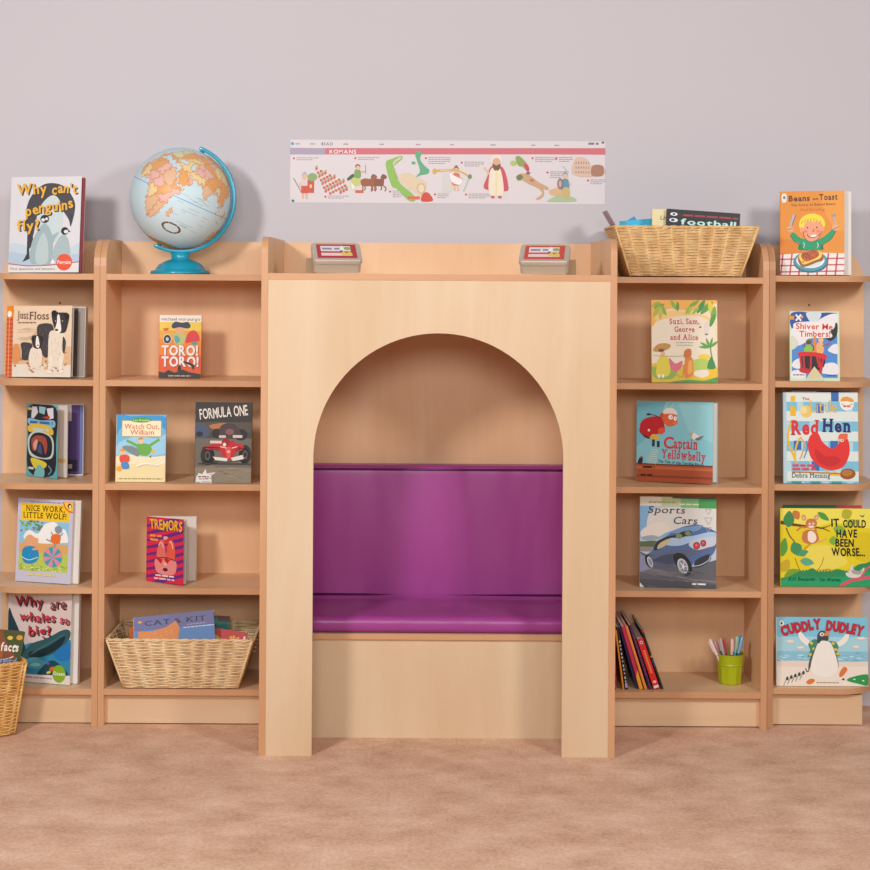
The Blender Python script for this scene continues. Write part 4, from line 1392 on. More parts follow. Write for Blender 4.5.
book(a, 'red and purple striped book standing slightly open, left bookcase', (146.4, 183, 518.5, 586), 0.125, Z[1], yaw=1, lean=2, open_=34, t=0.008, x2=195,
     spine='B02040', back='E9E5E0', leaf=0.85)

# palm trees book
a = Art(160, 75, 636, 665, 'EAD9BC')
a.b('EDB04A', [(160, 75), (400, 60), (636, 75), (560, 130), (420, 150), (280, 140), (200, 220), (160, 260)]); a.b('EFC77A', [(180, 200), (300, 150), (480, 170), (620, 220), (480, 230), (260, 240)])
a.b('E9DCC6', [(170, 270), (300, 200), (500, 190), (600, 260), (620, 420), (600, 510), (160, 520)])
for (x, y, l, an, c) in ((215, 120, 60, 200, '6E9A38'), (200, 150, 75, 240, 'A8B43C'), (240, 140, 75, 300, '7EA83C'), (225, 170, 70, 268, 'C0B848'), (320, 110, 60, 300, '86B040'), (350, 120, 50, 270, '5E9438'),
                         (440, 140, 60, 255, 'B4C040'), (470, 100, 60, 210, '6EA43C'), (520, 120, 80, 240, '3E8A48'), (560, 130, 90, 225, '5A9E3C'), (590, 130, 80, 280, 'D8C83C'), (610, 180, 90, 262, '7AA83C'), (600, 220, 70, 250, '4E9444'), (480, 150, 50, 225, '8CB83C'),
                         (190, 105, 50, 210, '9AB03C'), (420, 150, 45, 250, '94B83C')):
    l *= 1.45
    dx, dy = math.cos(R_(an)) * l, -math.sin(R_(an)) * l
    a.b(c, [(x - dx * .5, y - dy * .5), (x - dy * .16, y + dx * .16), (x + dx * .5, y + dy * .5), (x + dy * .16, y - dx * .16)])
a.t('Suzi, Sam,', 398, 246, 38, 'C43840', 218, 0.02, serif=True, align='c'); a.t('George', 398, 303, 38, 'C43840', 146, 0.02, serif=True, align='c'); a.t('and Alice', 396, 360, 38, 'C43840', 200, 0.02, serif=True, align='c')
a.bars('9A8A78', 334, 460, 378, 5, 2); a.bars('9A8A78', 338, 458, 396, 5, 3)
a.b('D8B83C', [(160, 540), (260, 530), (380, 540), (500, 520), (636, 560), (636, 665), (160, 665)]); a.b('8AB048', [(160, 560), (230, 560), (340, 580), (300, 640), (180, 630)]); a.b('B0C860', [(440, 510), (560, 500), (600, 560), (480, 580)])
a.b('E8C02C', [(500, 600), (636, 560), (636, 620), (520, 640)]); a.b('5A9A44', [(300, 665), (420, 645), (540, 650), (636, 625), (636, 665)])
for an in (40, 75, 110, 150, 175):
    dx, dy = math.cos(R_(an)) * 80, -math.sin(R_(an)) * 75
    a.b('5E9E48', [(580, 415), (580 + dx * .5 - dy * .12, 415 + dy * .5 + dx * .12), (580 + dx, 415 + dy), (580 + dx * .5 + dy * .12, 415 + dy * .5 - dx * .12)])
a.s('6A8A3C', 8, [(585, 415), (590, 460), (600, 500)]); a.b('3E8A4A', [(560, 560), (590, 480), (620, 560)]); a.e('E6CE2C', 540, 480, 44, 18)
a.b('DCCB3C', [(190, 610), (205, 500), (250, 470), (280, 500), (290, 600), (240, 625)]); a.b('C08A3C', [(170, 440), (200, 395), (260, 385), (298, 400), (280, 425), (230, 445)]); a.e('6A4A24', 228, 436, 22, 12); a.e('E0B088', 240, 460, 16, 14)
a.s('8A7048', 3, [(170, 475), (300, 478), (390, 475)]); a.b('D86A7C', [(285, 490), (330, 530), (380, 510), (370, 560), (330, 590), (295, 560)])
a.b('D8822C', [(395, 620), (400, 500), (430, 480), (455, 500), (458, 600), (425, 632)]); a.b('C8702C', [(392, 480), (400, 435), (440, 425), (446, 470), (420, 492)]); a.b('E8A84A', [(420, 600), (425, 520), (450, 510), (448, 590)])
a.s('7A5A2C', 3, [(340, 610), (380, 625), (392, 540)]); a.b('E8DCCC', [(465, 610), (480, 580), (560, 575), (570, 610), (520, 630)]); a.e('F0E8E0', 210, 620, 9, 14); a.e('F0E8E0', 240, 620, 9, 14)
a.b('DED2C8', [(540, 290), (550, 230), (570, 235), (572, 300), (556, 318)]); a.e('5A4A48', 512, 268, 8, 6); a.e('7A6A68', 557, 320, 12, 6)
book(a, 'cream book framed by green palm leaves, right bookcase', (652, 717.8, 300.4, 381.6), 0.028, Z[3], yaw=0, lean=5, t=0.010, spine='D8A860', back='D8C8A0')

# pirate book
a = Art(118, 85, 672, 672, '84C6D4')
a.p('6FB8CA', [(118, 85), (330, 85), (250, 300), (118, 420)]); a.p('93CFDA', [(420, 100), (672, 110), (672, 380), (500, 300)])
a.r_('A85030', 118, 545, 672, 672); a.r_('8A3E28', 118, 625, 672, 640); a.r_('C0683E', 118, 560, 672, 580); a.r_('5E2A1C', 118, 540, 672, 548)
a.bars('3A1E18', 165, 250, 560, 14, 2); a.bars('3A1E18', 150, 235, 618, 14, 3)
for k in range(7):
    y = 440 + k * 16
    a.s('D8DCC8', 4, [(232 - k * 5.5, y), (276 - k * 3, y + 2)], keep=True)
a.layer += 1
a.s('B8C8B8', 5, [(230, 420), (190, 535)]); a.s('B8C8B8', 5, [(278, 420), (258, 545)]); a.s('C8D4C0', 4, [(345, 92), (322, 140)]); a.s('C8D4C0', 4, [(388, 92), (362, 140)])
a.b('BC2430', [(140, 300), (150, 240), (200, 205), (280, 195), (310, 220), (325, 300), (290, 320), (250, 330), (205, 360), (160, 330)])
a.b('2E2428', [(138, 290), (150, 320), (205, 350), (215, 362), (180, 350), (142, 315)])
a.b('D8663C', [(300, 180), (330, 165), (390, 170), (415, 200), (410, 245), (360, 268), (320, 245)]); a.b('E6DED4', [(312, 175), (320, 145), (360, 130), (400, 145), (412, 178), (365, 172)])
a.e('F0EAE4', 366, 198, 17, 18); a.e('F0EAE4', 400, 208, 13, 16); a.e('2A2020', 370, 200, 4); a.e('2A2020', 402, 210, 3); a.e('C85434', 302, 185, 14, 18, 20); a.e('E0784A', 400, 240, 20, 12)
a.s('3A2A2C', 6, [(190, 182), (240, 185), (290, 205)]); a.e('3A2A2C', 205, 182, 16, 8); a.b('D8563C', [(275, 290), (310, 275), (328, 300), (305, 325), (280, 318)]); a.b('E0B43C', [(215, 350), (240, 325), (280, 340), (275, 365), (240, 362)])
a.e('E8E0C8', 208, 298, 9); a.r_('2A3444', 232, 365, 252, 415); a.r_('2A3444', 268, 375, 288, 420)
a.b('E8E4E0', [(520, 330), (535, 305), (556, 320), (580, 335), (560, 360), (530, 355)]); a.b('6A7A7C', [(545, 350), (575, 335), (608, 326), (585, 352), (560, 362)]); a.p('E8A83C', [(498, 305), (530, 312), (520, 330)])
a.t('C', 318, 425, 82, 'D0343C', 74, 0.02, serif=True); a.t('aptain', 392, 425, 74, 'D0343C', 172, 0.025, serif=True, jit=(0.04, 3)); a.t('Yellowbelly', 300, 495, 62, 'D0343C', 322, 0.025, serif=True, jit=(0.04, 3), rot=-2.5)
a.t('The Tale of the Terrible Pirate', 276, 530, 20, '2E4048', 332, 0.012, rot=-3)
a.b('2A2A30', [(128, 535), (150, 490), (165, 500), (160, 538)]); a.e('C84A30', 152, 498, 8, 6)
book(a, 'square sky blue book with a red coated sailor and wooden deck, right bookcase', (636.3, 712.6, 402.2, 482.8), 0.15, Z[2], yaw=12, open_=10, lean=3, t=0.012, x2=717.6, leaf=0.5,
     spine='6FA8B4', back='8FB8C4', hard=True)

# blue sports car book
a = Art(143, 88, 697, 748, 'B9C6D6')
a.b('7EB0D8', [(143, 150), (220, 160), (380, 330), (250, 400), (143, 380)]); a.b('D9D8D4', [(220, 200), (420, 160), (697, 160), (697, 330), (520, 300), (300, 360), (200, 380)])
a.b('E4DDD4', [(160, 330), (280, 270), (360, 320), (260, 390), (160, 390)]); a.r_('6E7048', 143, 416, 270, 452); a.b('58683E', [(143, 430), (220, 410), (280, 420), (250, 460), (143, 470)]); a.b('9AA8B4', [(150, 390), (230, 370), (290, 390), (230, 405)])
a.r_('8E8C88', 143, 455, 260, 490)
a.p('5E5E66', [(143, 490), (300, 560), (500, 600), (697, 540), (697, 748), (143, 748)]); a.p('74747C', [(143, 600), (300, 620), (500, 680), (697, 690), (697, 710), (143, 640)]); a.p('4C4C56', [(143, 690), (420, 700), (697, 720), (697, 748), (143, 748)])
a.p('8C90B0', [(143, 500), (200, 540), (230, 610), (143, 640)])
a.r_('E0D9C8', 143, 88, 370, 156); a.r_('B8C890', 300, 88, 460, 156); a.r_('7CB878', 440, 96, 600, 166); a.r_('3E9A4E', 570, 96, 697, 168); a.r_('3A4238', 380, 88, 697, 100)
a.b('4E6C9E', [(185, 520), (235, 480), (260, 420), (330, 380), (400, 330), (470, 300), (560, 285), (600, 300), (697, 340), (697, 440), (660, 510), (560, 540), (510, 590), (440, 560), (390, 600), (240, 600), (190, 560)])
a.b('A8C4E4', [(330, 400), (400, 380), (520, 370), (640, 340), (697, 345), (697, 380), (560, 400), (440, 440), (340, 440)])
a.b('7396C4', [(360, 350), (430, 315), (520, 300), (600, 290), (560, 330), (450, 350)])
a.b('3E4862', [(196, 522), (300, 500), (390, 500), (390, 590), (250, 600)]); a.b('565A76', [(240, 560), (340, 580), (390, 575), (380, 600), (240, 605)])
a.b('5A6484', [(190, 530), (260, 500), (400, 470), (520, 470), (640, 440), (690, 420), (690, 450), (560, 500), (500, 520), (400, 500), (300, 520), (210, 560)]); a.b('C2CBD8', [(520, 400), (600, 380), (690, 372), (690, 430), (640, 450), (560, 470), (500, 440)])
a.b('26282E', [(245, 478), (262, 425), (320, 385), (370, 372), (420, 360), (440, 345), (500, 330), (520, 345), (480, 370), (440, 385), (360, 390), (320, 430), (290, 470)]); a.b('C8B890', [(270, 470), (285, 430), (350, 395), (360, 420), (310, 455)]); a.e('7E8C58', 428, 374, 24, 18); a.e('7E8C58', 492, 350, 22, 16)
a.b('17181C', [(385, 520), (415, 495), (470, 510), (520, 580), (515, 640), (480, 660), (430, 620), (400, 570)]); a.e('C4C8D4', 455, 590, 36, 58, -22); a.e('8A90A0', 457, 590, 26, 45, -22); a.e('DDE0E8', 458, 592, 9, 14, -22)
for k in range(5):
    an = 2 * PI * k / 5; a.s('DDE0E8', 6, [(458, 592), (458 + 28 * math.cos(an), 592 + 48 * math.sin(an))])
a.e('17181C', 210, 560, 26, 50, -20); a.e('C4C8D4', 218, 565, 18, 42, -20); a.e('8A90A0', 219, 566, 11, 30, -20)
a.b('2A2E36', [(540, 560), (580, 525), (650, 500), (655, 540), (600, 585), (545, 598)]); a.s('A8B8D0', 7, [(520, 590), (580, 580), (640, 545), (655, 510)])
a.e('5A1A20', 555, 440, 25, 27); a.e('D83A40', 555, 440, 19, 21); a.e('5A1A20', 603, 421, 21, 24); a.e('D83A40', 603, 421, 15, 18); a.e('E88A84', 553, 436, 6); a.e('E88A84', 601, 417, 5)
for k in range(22):
    rr = random.Random(k + 3); y = rr.uniform(600, 745); x = rr.uniform(143, 560)
    a.s(rr.choice(['7E7E88', '4A4A54', '8A8C98', '62626C']), 4, [(x, y), (x + rr.uniform(50, 140), y + rr.uniform(8, 24))], keep=True)
a.t('Sports', 200, 208, 50, '201E20', 268, 0.0, serif=True, shear=0.22); a.t('Cars', 384, 284, 52, '201E20', 172, 0.0, serif=True, shear=0.22)
a.bars('A39C88', 206, 410, 124, 10, 4); a.bars('CFE0C0', 430, 576, 136, 10, 5)
for (x, y, w__) in ((640, 190, 22), (640, 255, 28), (640, 320, 20)):
    a.s('A8A8A0', 4, [(x - w__, y - w__ * .7), (x + w__, y - w__ * .7)], curve=False); a.s('A8A8A0', 4, [(x - w__, y - w__ * .7), (x, y + w__)], curve=False); a.s('A8A8A0', 4, [(x + w__, y - w__ * .7), (x, y + w__)], curve=False)
a.bars('E6E2DC', 522, 622, 712, 12, 8); a.p('E4E0DC', [(143, 715), (175, 748), (143, 748)])
book(a, 'large book with a blue sports car seen from behind, right bookcase', (639.7, 716.2, 497.2, 588.4), 0.065, Z[1], yaw=6, lean=4, t=0.012, spine='6A7A9A', back='5A5A60', hard=True)

# orange toast book
a = Art(160, 95, 668, 757, 'E28E2C')
a.b('D9801E', [(160, 480), (300, 500), (320, 600), (160, 590)]); a.b('EA9A38', [(480, 120), (668, 100), (668, 400), (560, 350)])
a.p('EFE4DC', [(160, 598), (400, 580), (668, 588), (668, 757), (160, 757)])
for k in range(8):
    x = 168 + k * 72
    a.s('C85468', 13, [(x + 14, 586), (x - 4, 757)], curve=False, keep=True)
for k in range(4):
    a.s('C85468', 11, [(160, 634 + k * 50), (668, 626 + k * 50)], curve=False, keep=True)
a.layer += 1
a.t('Beans', 226, 176, 44, '5C3326', 168, 0.035, rot=1.5); a.t('on', 416, 166, 20, '5C3326', 44, 0.03); a.t('Toast', 470, 168, 46, '5C3326', 144, 0.035, rot=1.5)
a.t('The Story of Baked Beans', 244, 216, 19, '6A3A24', 354, 0.012, rot=1.5); a.t('Paul Dowling', 322, 254, 20, 'D0542C', 190, 0.015, rot=1)
a.b('E8E2D6', [(172, 120), (206, 118), (206, 178), (174, 180)]); a.e('3A6A9A', 190, 145, 9, 12)
a.b('119A68', [(240, 445), (265, 420), (320, 465), (400, 480), (470, 475), (540, 430), (575, 395), (600, 415), (560, 480), (495, 520), (498, 560), (310, 560), (312, 510), (270, 490)])
a.b('1F7E58', [(310, 520), (318, 560), (340, 560), (330, 520)]); a.b('1F7E58', [(480, 520), (478, 558), (496, 558), (498, 518)])
a.b('EBA07C', [(340, 380), (350, 340), (420, 315), (478, 345), (488, 400), (470, 460), (410, 495), (360, 470)])
a.b('F0D83C', [(310, 380), (320, 320), (370, 282), (430, 275), (490, 300), (515, 350), (505, 385), (480, 345), (440, 335), (420, 345), (400, 330), (360, 345), (340, 395)])
for k in range(7):
    x = 335 + k * 24; a.s('A88A2A', 5, [(x, 330 - 20 * math.sin(k * .5)), (x - 8, 352 - 18 * math.sin(k * .5))], keep=True)
a.layer += 1
a.s('7A3E2A', 4, [(340, 395), (348, 450), (372, 484), (410, 497), (450, 482), (476, 450), (488, 400)]); a.s('0E4A34', 4, [(240, 445), (268, 490), (312, 520), (310, 558)]); a.s('0E4A34', 4, [(600, 415), (560, 480), (497, 522), (498, 558)]); a.e('EBA07C', 330, 402, 15, 22); a.e('EBA07C', 494, 395, 14, 22); a.s('8A3A2A', 6, [(372, 435), (390, 458), (430, 462), (470, 440), (474, 430)]); a.e('F4EEE6', 425, 450, 26, 9, -8)
a.e('3A1E18', 376, 385, 6); a.e('3A1E18', 450, 383, 6); a.s('8A4A34', 5, [(420, 395), (428, 410), (412, 418)]); a.e('E8806A', 362, 415, 15, 12); a.e('E8806A', 460, 412, 15, 12)
a.e('E8A888', 238, 395, 28, 24); a.e('E8A888', 598, 385, 28, 24); a.s('B8B4BC', 22, [(240, 370), (258, 320), (270, 282)]); a.s('5E5A64', 5, [(252, 366), (270, 318), (284, 284)])
a.s('B8B4BC', 13, [(600, 365), (592, 320), (586, 296)]); a.s('9A96A0', 28, [(590, 300), (580, 280)]); a.s('5E3A34', 4, [(214, 400), (260, 390)]); a.s('5E3A34', 4, [(580, 400), (625, 378)])
a.e('2F6E84', 402, 655, 138, 86); a.e('4E9AAA', 400, 648, 130, 78); a.e('E9EEF0', 400, 642, 112, 62); a.e('D4DEE2', 400, 648, 90, 48)
a.b('9A5A28', [(300, 620), (330, 590), (420, 565), (495, 590), (500, 640), (450, 660), (350, 695), (312, 668)]); a.b('F0CE58', [(308, 610), (340, 580), (430, 560), (490, 585), (478, 625), (430, 645), (350, 675), (325, 650)])
a.b('B8582C', [(325, 600), (380, 570), (440, 560), (470, 590), (450, 620), (380, 650), (345, 640)])
for k in range(46):
    rr = random.Random(k); a.e(rr.choice(['C8703A', '9A3A20', 'D0502C', '8A4A1E']), 395 + rr.gauss(0, 34), 605 + rr.gauss(0, 18), 8, 6, rr.uniform(0, 90), 8)
a.s('E6ECEC', 5, [(345, 545), (352, 520), (344, 500)]); a.s('E6ECEC', 5, [(455, 545), (462, 520), (452, 505)])
book(a, 'orange book with a blond child holding knife and fork over beans, top right', (780.2, 844.4, 191.7, 275.4), 0.09, Z[4] + DZR, yaw=10, lean=4, t=0.022, x2=851,
     spine='D8842C', back='E6E4E8', open_=5, leaf=0.5)

# lookout book
a = Art(240, 170, 632, 716, 'CFE0BE')
a.r_('4E8AD0', 254, 184, 614, 690); a.b('2A4FA0', [(254, 184), (400, 184), (420, 250), (340, 290), (254, 300)]); a.b('2A4FA0', [(480, 184), (614, 184), (560, 220), (470, 230)])
for pts in ([(254, 310), (330, 300), (420, 340), (380, 400), (300, 440), (254, 400)], [(460, 250), (540, 200), (614, 190), (614, 260), (540, 270)], [(540, 470), (580, 430), (614, 430), (614, 500), (560, 490)], [(270, 560), (320, 540), (340, 600), (300, 620), (254, 600)], [(480, 600), (560, 570), (614, 590), (614, 660), (480, 650)], [(254, 640), (340, 630), (360, 690), (254, 690)]):
    a.b('E8E4EA', pts)
a.b('CFDCE0', [(370, 184), (490, 184), (440, 280), (415, 270)]); a.b('D6D6C4', [(254, 360), (310, 420), (254, 470)])
a.b('26262A', [(470, 340), (520, 300), (570, 280), (614, 262), (612, 350), (570, 400), (530, 390), (490, 370)]); a.s('2A2A2C', 10, [(455, 345), (540, 350), (600, 330)])
a.r_('E0902C', 240, 206, 275, 236); a.e('E09A38', 335, 214, 12, 12); a.s('F2EEE2', 13, [(288, 196), (330, 244)], curve=False); a.s('F2EEE2', 13, [(330, 196), (288, 244)], curve=False)
a.b('EFE6E2', [(280, 262), (440, 250), (585, 256), (590, 300), (560, 325), (570, 372), (440, 380), (308, 378), (300, 330), (276, 320)]); a.t('Shiver Me', 288, 308, 44, 'CC3028', 290, 0.02, rot=-1); a.t('Timbers!', 314, 368, 44, 'CC3028', 246, 0.02)
a.b('D8884A', [(420, 500), (425, 380), (445, 376), (448, 500)]); a.b('8CBF4A', [(352, 490), (360, 440), (400, 430), (420, 460), (415, 495)]); a.e('6A3E2A', 388, 410, 20, 20); a.b('5A8A38', [(366, 402), (390, 384), (412, 402), (390, 398)])
a.b('E8B070', [(455, 495), (450, 430), (480, 410), (505, 430), (500, 495)]); a.e('F0B898', 484, 396, 20, 20); a.b('E0B84A', [(462, 392), (484, 370), (506, 388), (484, 382)]); a.s('B84A3A', 12, [(498, 440), (530, 432), (556, 414)]); a.s('7A2A24', 8, [(410, 430), (425, 450), (420, 480)]); a.s('6A3E2A', 10, [(358, 450), (350, 430)])
a.b('2A2426', [(330, 510), (500, 520), (490, 620), (330, 640), (320, 600)])
for (x0, y0, x1, y1) in ((318, 510, 330, 620), (345, 515, 352, 630), (405, 520, 400, 630), (450, 525, 470, 610), (470, 525, 482, 630), (500, 530, 485, 640)):
    a.s('CE2A30', 13, [(x0, y0), (x1, y1)], curve=False)
a.b('D8242C', [(302, 500), (330, 488), (430, 490), (520, 508), (528, 530), (510, 545), (420, 520), (320, 522)]); a.b('C8242C', [(312, 620), (350, 615), (400, 630), (380, 655), (320, 645)]); a.b('C8242C', [(440, 630), (480, 630), (488, 656), (460, 655)])
a.p('C8D4B4', [(350, 716), (430, 600), (500, 690), (510, 716)]); a.b('D8C8A0', [(390, 690), (430, 615), (480, 680)]); a.bars('4A5A68', 262, 352, 664, 7, 3); a.bars('4A5A68', 530, 596, 668, 7, 4)
book(a, 'pale green book with two children in a red lookout, right end unit', (790.3, 840, 311.5, 380.6), 0.03, Z[3] + DZR, yaw=0, lean=4, t=0.008, spine='A8C890', back='C8D8B4')

# hen book and the one behind it
a = Art(0, 0, 100, 100, '5E8CBC'); a.p('2E5A9A', [(50, 0), (80, 0), (80, 8), (40, 8)]); a.r_('D8E0E6', 0, 0, 42, 6)
book(a, 'blue and white book hidden behind the hen book, right end unit', (792, 852, 391.0, 480), 0.125, Z[2] + DZR, yaw=0, lean=3, t=0.010, spine='5E8CBC', back='5E8CBC', group='books standing behind others')
a = Art(190, 60, 782, 772, 'DDE6E2')
for k in range(5):
    a.r_('7CC0DC', 190, 135 + k * 156 - (k > 0) * 4, 782, 210 + k * 156, keep=True)
for k in range(5):
    for j in range(6):
        if (j + k) % 2: a.r_('B4D8E2', 200 + j * 98, 135 + k * 156, 250 + j * 98, 210 + k * 156)
for (x, y) in ((270, 440), (560, 440), (410, 600), (450, 150), (570, 60)):
    a.r_('3A6CB0', x, y, x + 60, y + 72)
a.layer += 1
a.r_('B9D2DC', 190, 60, 214, 772); a.r_('3E9A9C', 250, 755, 330, 772); a.r_('3E9A9C', 400, 755, 480, 772); a.r_('3E9A9C', 565, 755, 650, 772)
a.r_('E8B824', 250, 90, 285, 130, ); a.r_('E8B824', 244, 170, 288, 245); a.e('E8C86A', 370, 210, 46, 48); a.e('F0D8A0', 350, 200, 26, 30)
a.t('The', 340, 122, 22, 'C83A44', 56, 0.02); a.t('Little', 405, 218, 96, 'E8B838', 210, 0.0, shear=-0.02)
a.t('Red', 244, 388, 106, 'D83438', 228, 0.04, serif=True, jit=(0.02, 3)); a.t('Hen', 496, 366, 96, '2A2E68', 230, 0.04, serif=True, jit=(0.02, 3))
a.b('E03432', [(382, 480), (395, 410), (440, 372), (470, 390), (500, 450), (570, 500), (620, 470), (640, 430), (690, 415), (712, 480), (705, 560), (660, 640), (580, 668), (490, 650), (410, 580)])
a.b('C82A2C', [(440, 500), (520, 560), (600, 560), (640, 600), (560, 640), (460, 600)]); a.b('E86A4A', [(625, 420), (632, 390), (660, 382), (698, 386), (690, 425), (660, 430)])
a.p('E8C0A0', [(612, 420), (640, 428), (622, 448)]); a.e('F0D0B0', 652, 436, 16, 12); a.e('2A1A18', 655, 434, 5)
a.s('E8BC24', 16, [(250, 300), (225, 380), (230, 470), (270, 560), (285, 615)]); a.s('E8BC24', 14, [(330, 410), (300, 450), (278, 540), (285, 615)]); a.s('E09A4A', 9, [(330, 420), (352, 470), (330, 560), (312, 585)]); a.s('4A7EB0', 8, [(372, 440), (376, 500), (350, 575)])
a.s('E8B43C', 12, [(520, 670), (560, 700), (640, 705)]); a.s('E8B43C', 9, [(580, 668), (610, 700)]); a.e('9A5A28', 695, 697, 62, 42, -4); a.e('B8783A', 690, 690, 42, 24, -4); a.s('B87A3A', 10, [(255, 684), (440, 688), (640, 694)])
a.bars('D8485C', 258, 436, 624, 18, 4); a.bars('D8485C', 258, 444, 652, 18, 9); a.t('Debra Messing', 254, 728, 38, '2A3036', 304, 0.0, serif=True)
a.e('F0EDE6', 694, 148, 56, 54); a.b('E09A38', [(645, 130), (660, 100), (700, 94), (740, 112), (744, 135), (690, 128)]); a.s('B84A4A', 5, [(650, 150), (690, 165), (740, 150)]); a.bars('C84A58', 664, 724, 166, 9, 3)
book(a, 'pale blue checked book with a big red hen, right end unit', (784, 858.8, 392.6, 482.5), 0.055, Z[2] + DZR, yaw=0, lean=4, t=0.012, spine='BCD4DE', back='9AC4D4', hard=True)

# yellow forest book and the one behind it
a = Art(0, 0, 100, 100, '3E7E5A'); a.r_('D04A58', 68, 0, 100, 100)
book(a, 'green and red book showing only its top behind the yellow book', (784, 862, 505.4, 584), 0.16, Z[1] + DZR, yaw=0, lean=2, t=0.010, spine='3E7E5A', back='3E7E5A', group='books standing behind others')
a = Art(165, 148, 915, 762, 'E3CE1E')
a.b('EEDF5A', [(165, 148), (500, 140), (915, 150), (915, 300), (600, 260), (400, 300), (165, 240)]); a.b('D8C21A', [(760, 360), (880, 340), (915, 420), (915, 560), (760, 540)])
a.b('E9D858', [(380, 460), (560, 440), (700, 560), (600, 620), (400, 610)])
a.s('6A3E2A', 30, [(165, 258), (260, 275), (380, 290), (500, 305), (560, 330)], taper=True); a.s('6A3E2A', 12, [(480, 305), (540, 290), (580, 270)], taper=True); a.s('7A4A2C', 10, [(210, 300), (235, 360), (280, 420), (300, 480)]); a.s('A86A2C', 7, [(280, 540), (300, 600), (320, 640)]); a.s('B8763A', 6, [(510, 530), (490, 590), (455, 640)])


def leaf(c, x, y, l, w__, an):
    dx, dy = math.cos(R_(an)) * l / 2, -math.sin(R_(an)) * l / 2
    nx, ny = -math.sin(R_(an)) * w__ / 2, -math.cos(R_(an)) * w__ / 2
    a.b(c, [(x - dx, y - dy), (x - dx * .3 + nx, y - dy * .3 + ny), (x + dx * .4 + nx * .8, y + dy * .4 + ny * .8), (x + dx, y + dy), (x + dx * .4 - nx * .8, y + dy * .4 - ny * .8), (x - dx * .3 - nx, y - dy * .3 - ny)])


for args in (('C87A3A', 290, 200, 80, 64, 300), ('3E8A4E', 232, 232, 130, 84, 85), ('4E9A3C', 508, 210, 110, 46, 325), ('B4B02C', 695, 190, 90, 80, 30), ('5A9A3C', 188, 455, 150, 66, 80), ('44905A', 292, 470, 120, 90, 300), ('4E9A6A', 345, 500, 84, 50, 20), ('5EA886', 375, 570, 110, 60, 350), ('C8A82C', 200, 600, 110, 80, 60), ('7AA030', 262, 670, 150, 90, 20), ('7AB03C', 585, 400, 70, 64, 90), ('86B040', 640, 320, 110, 70, 340), ('A8B838', 730, 260, 100, 60, 20)):
    leaf(*args)
a.b('2E8A56', [(165, 700), (220, 690), (300, 650), (360, 640), (420, 620), (470, 650), (560, 640), (620, 625), (700, 640), (780, 590), (850, 575), (915, 560), (915, 762), (165, 762)])
a.b('24A068', [(165, 720), (300, 690), (480, 690), (700, 680), (915, 640), (915, 762), (165, 762)])
for k in range(26):
    x = 320 + k * 23; y = 645 - 3 * math.sin(k) - max(0, (k - 16)) * 6
    a.p('2E8A56', [(x - 12, y + 8), (x, y - 16), (x + 12, y + 8)], keep=True)
a.layer += 1
a.b('C87846', [(335, 380), (350, 330), (400, 315), (450, 330), (470, 380), (455, 415), (400, 428), (350, 415)]); a.b('F0E4D4', [(385, 400), (385, 340), (410, 325), (440, 345), (450, 390), (420, 418)])
a.b('CC7C48', [(365, 270), (380, 235), (430, 228), (455, 255), (445, 295), (405, 308), (372, 295)]); a.e('CC8A6A', 350, 220, 18, 24, -20); a.e('CC8A6A', 452, 218, 17, 22, 20); a.e('E8B8A0', 350, 222, 10, 15, -20); a.e('E8B8A0', 452, 220, 9, 14, 20)
a.e('F4EEE4', 398, 270, 9); a.e('F4EEE4', 426, 268, 9); a.e('2A1A18', 400, 272, 4); a.e('2A1A18', 424, 270, 4); a.b('F2D8C0', [(385, 290), (410, 282), (436, 288), (425, 300), (400, 302)])
a.s('CC7C48', 14, [(365, 300), (330, 295), (295, 325)]); a.s('CC7C48', 14, [(440, 300), (450, 330)]); a.s('C87846', 9, [(400, 428), (370, 455), (350, 470)]); a.s('E0A080', 8, [(455, 410), (490, 405), (530, 385)])
K_ = dict(bold=0.03, jit=(0.03, 4))
a.t('IT', 570, 288, 58, '1C1A16', 62, **K_); a.t('COULD', 664, 296, 58, '1C1A16', 182, **K_); a.t('HAVE', 610, 374, 60, '1C1A16', 164, **K_); a.t('BEEN', 602, 446, 58, '1C1A16', 146, **K_); a.t('WORSE...', 570, 520, 60, '1C1A16', 268, **K_)
a.b('4A4448', [(798, 196), (820, 205), (834, 190), (826, 212), (806, 208)])
a.b('D9D6CE', [(680, 660), (710, 635), (735, 580), (745, 625), (790, 640), (830, 610), (820, 660), (780, 690), (710, 690)]); a.b('A8A498', [(730, 630), (800, 640), (820, 620), (800, 665), (740, 660)]); a.e('2A2626', 700, 652, 4)
a.s('D8586C', 26, [(640, 760), (720, 715), (800, 700), (915, 680)]); a.s('D8586C', 14, [(800, 690), (850, 620), (900, 590)]); a.s('C8704A', 6, [(495, 645), (540, 625), (575, 650)])
a.t('A.H. Benjamin', 222, 718, 28, '12332A', 214, 0.01, shear=0.15); a.t('Tim Warnes', 466, 722, 28, '12332A', 172, 0.01, shear=0.15); a.e('12332A', 449, 708, 4)
book(a, 'wide yellow forest book with a brown mouse on a branch, right end unit', (780.8, 875, 508.8, 586.4), 0.055, Z[1] + DZR, yaw=0, lean=3, t=0.012, spine='D8C81E', back='C8B81E')

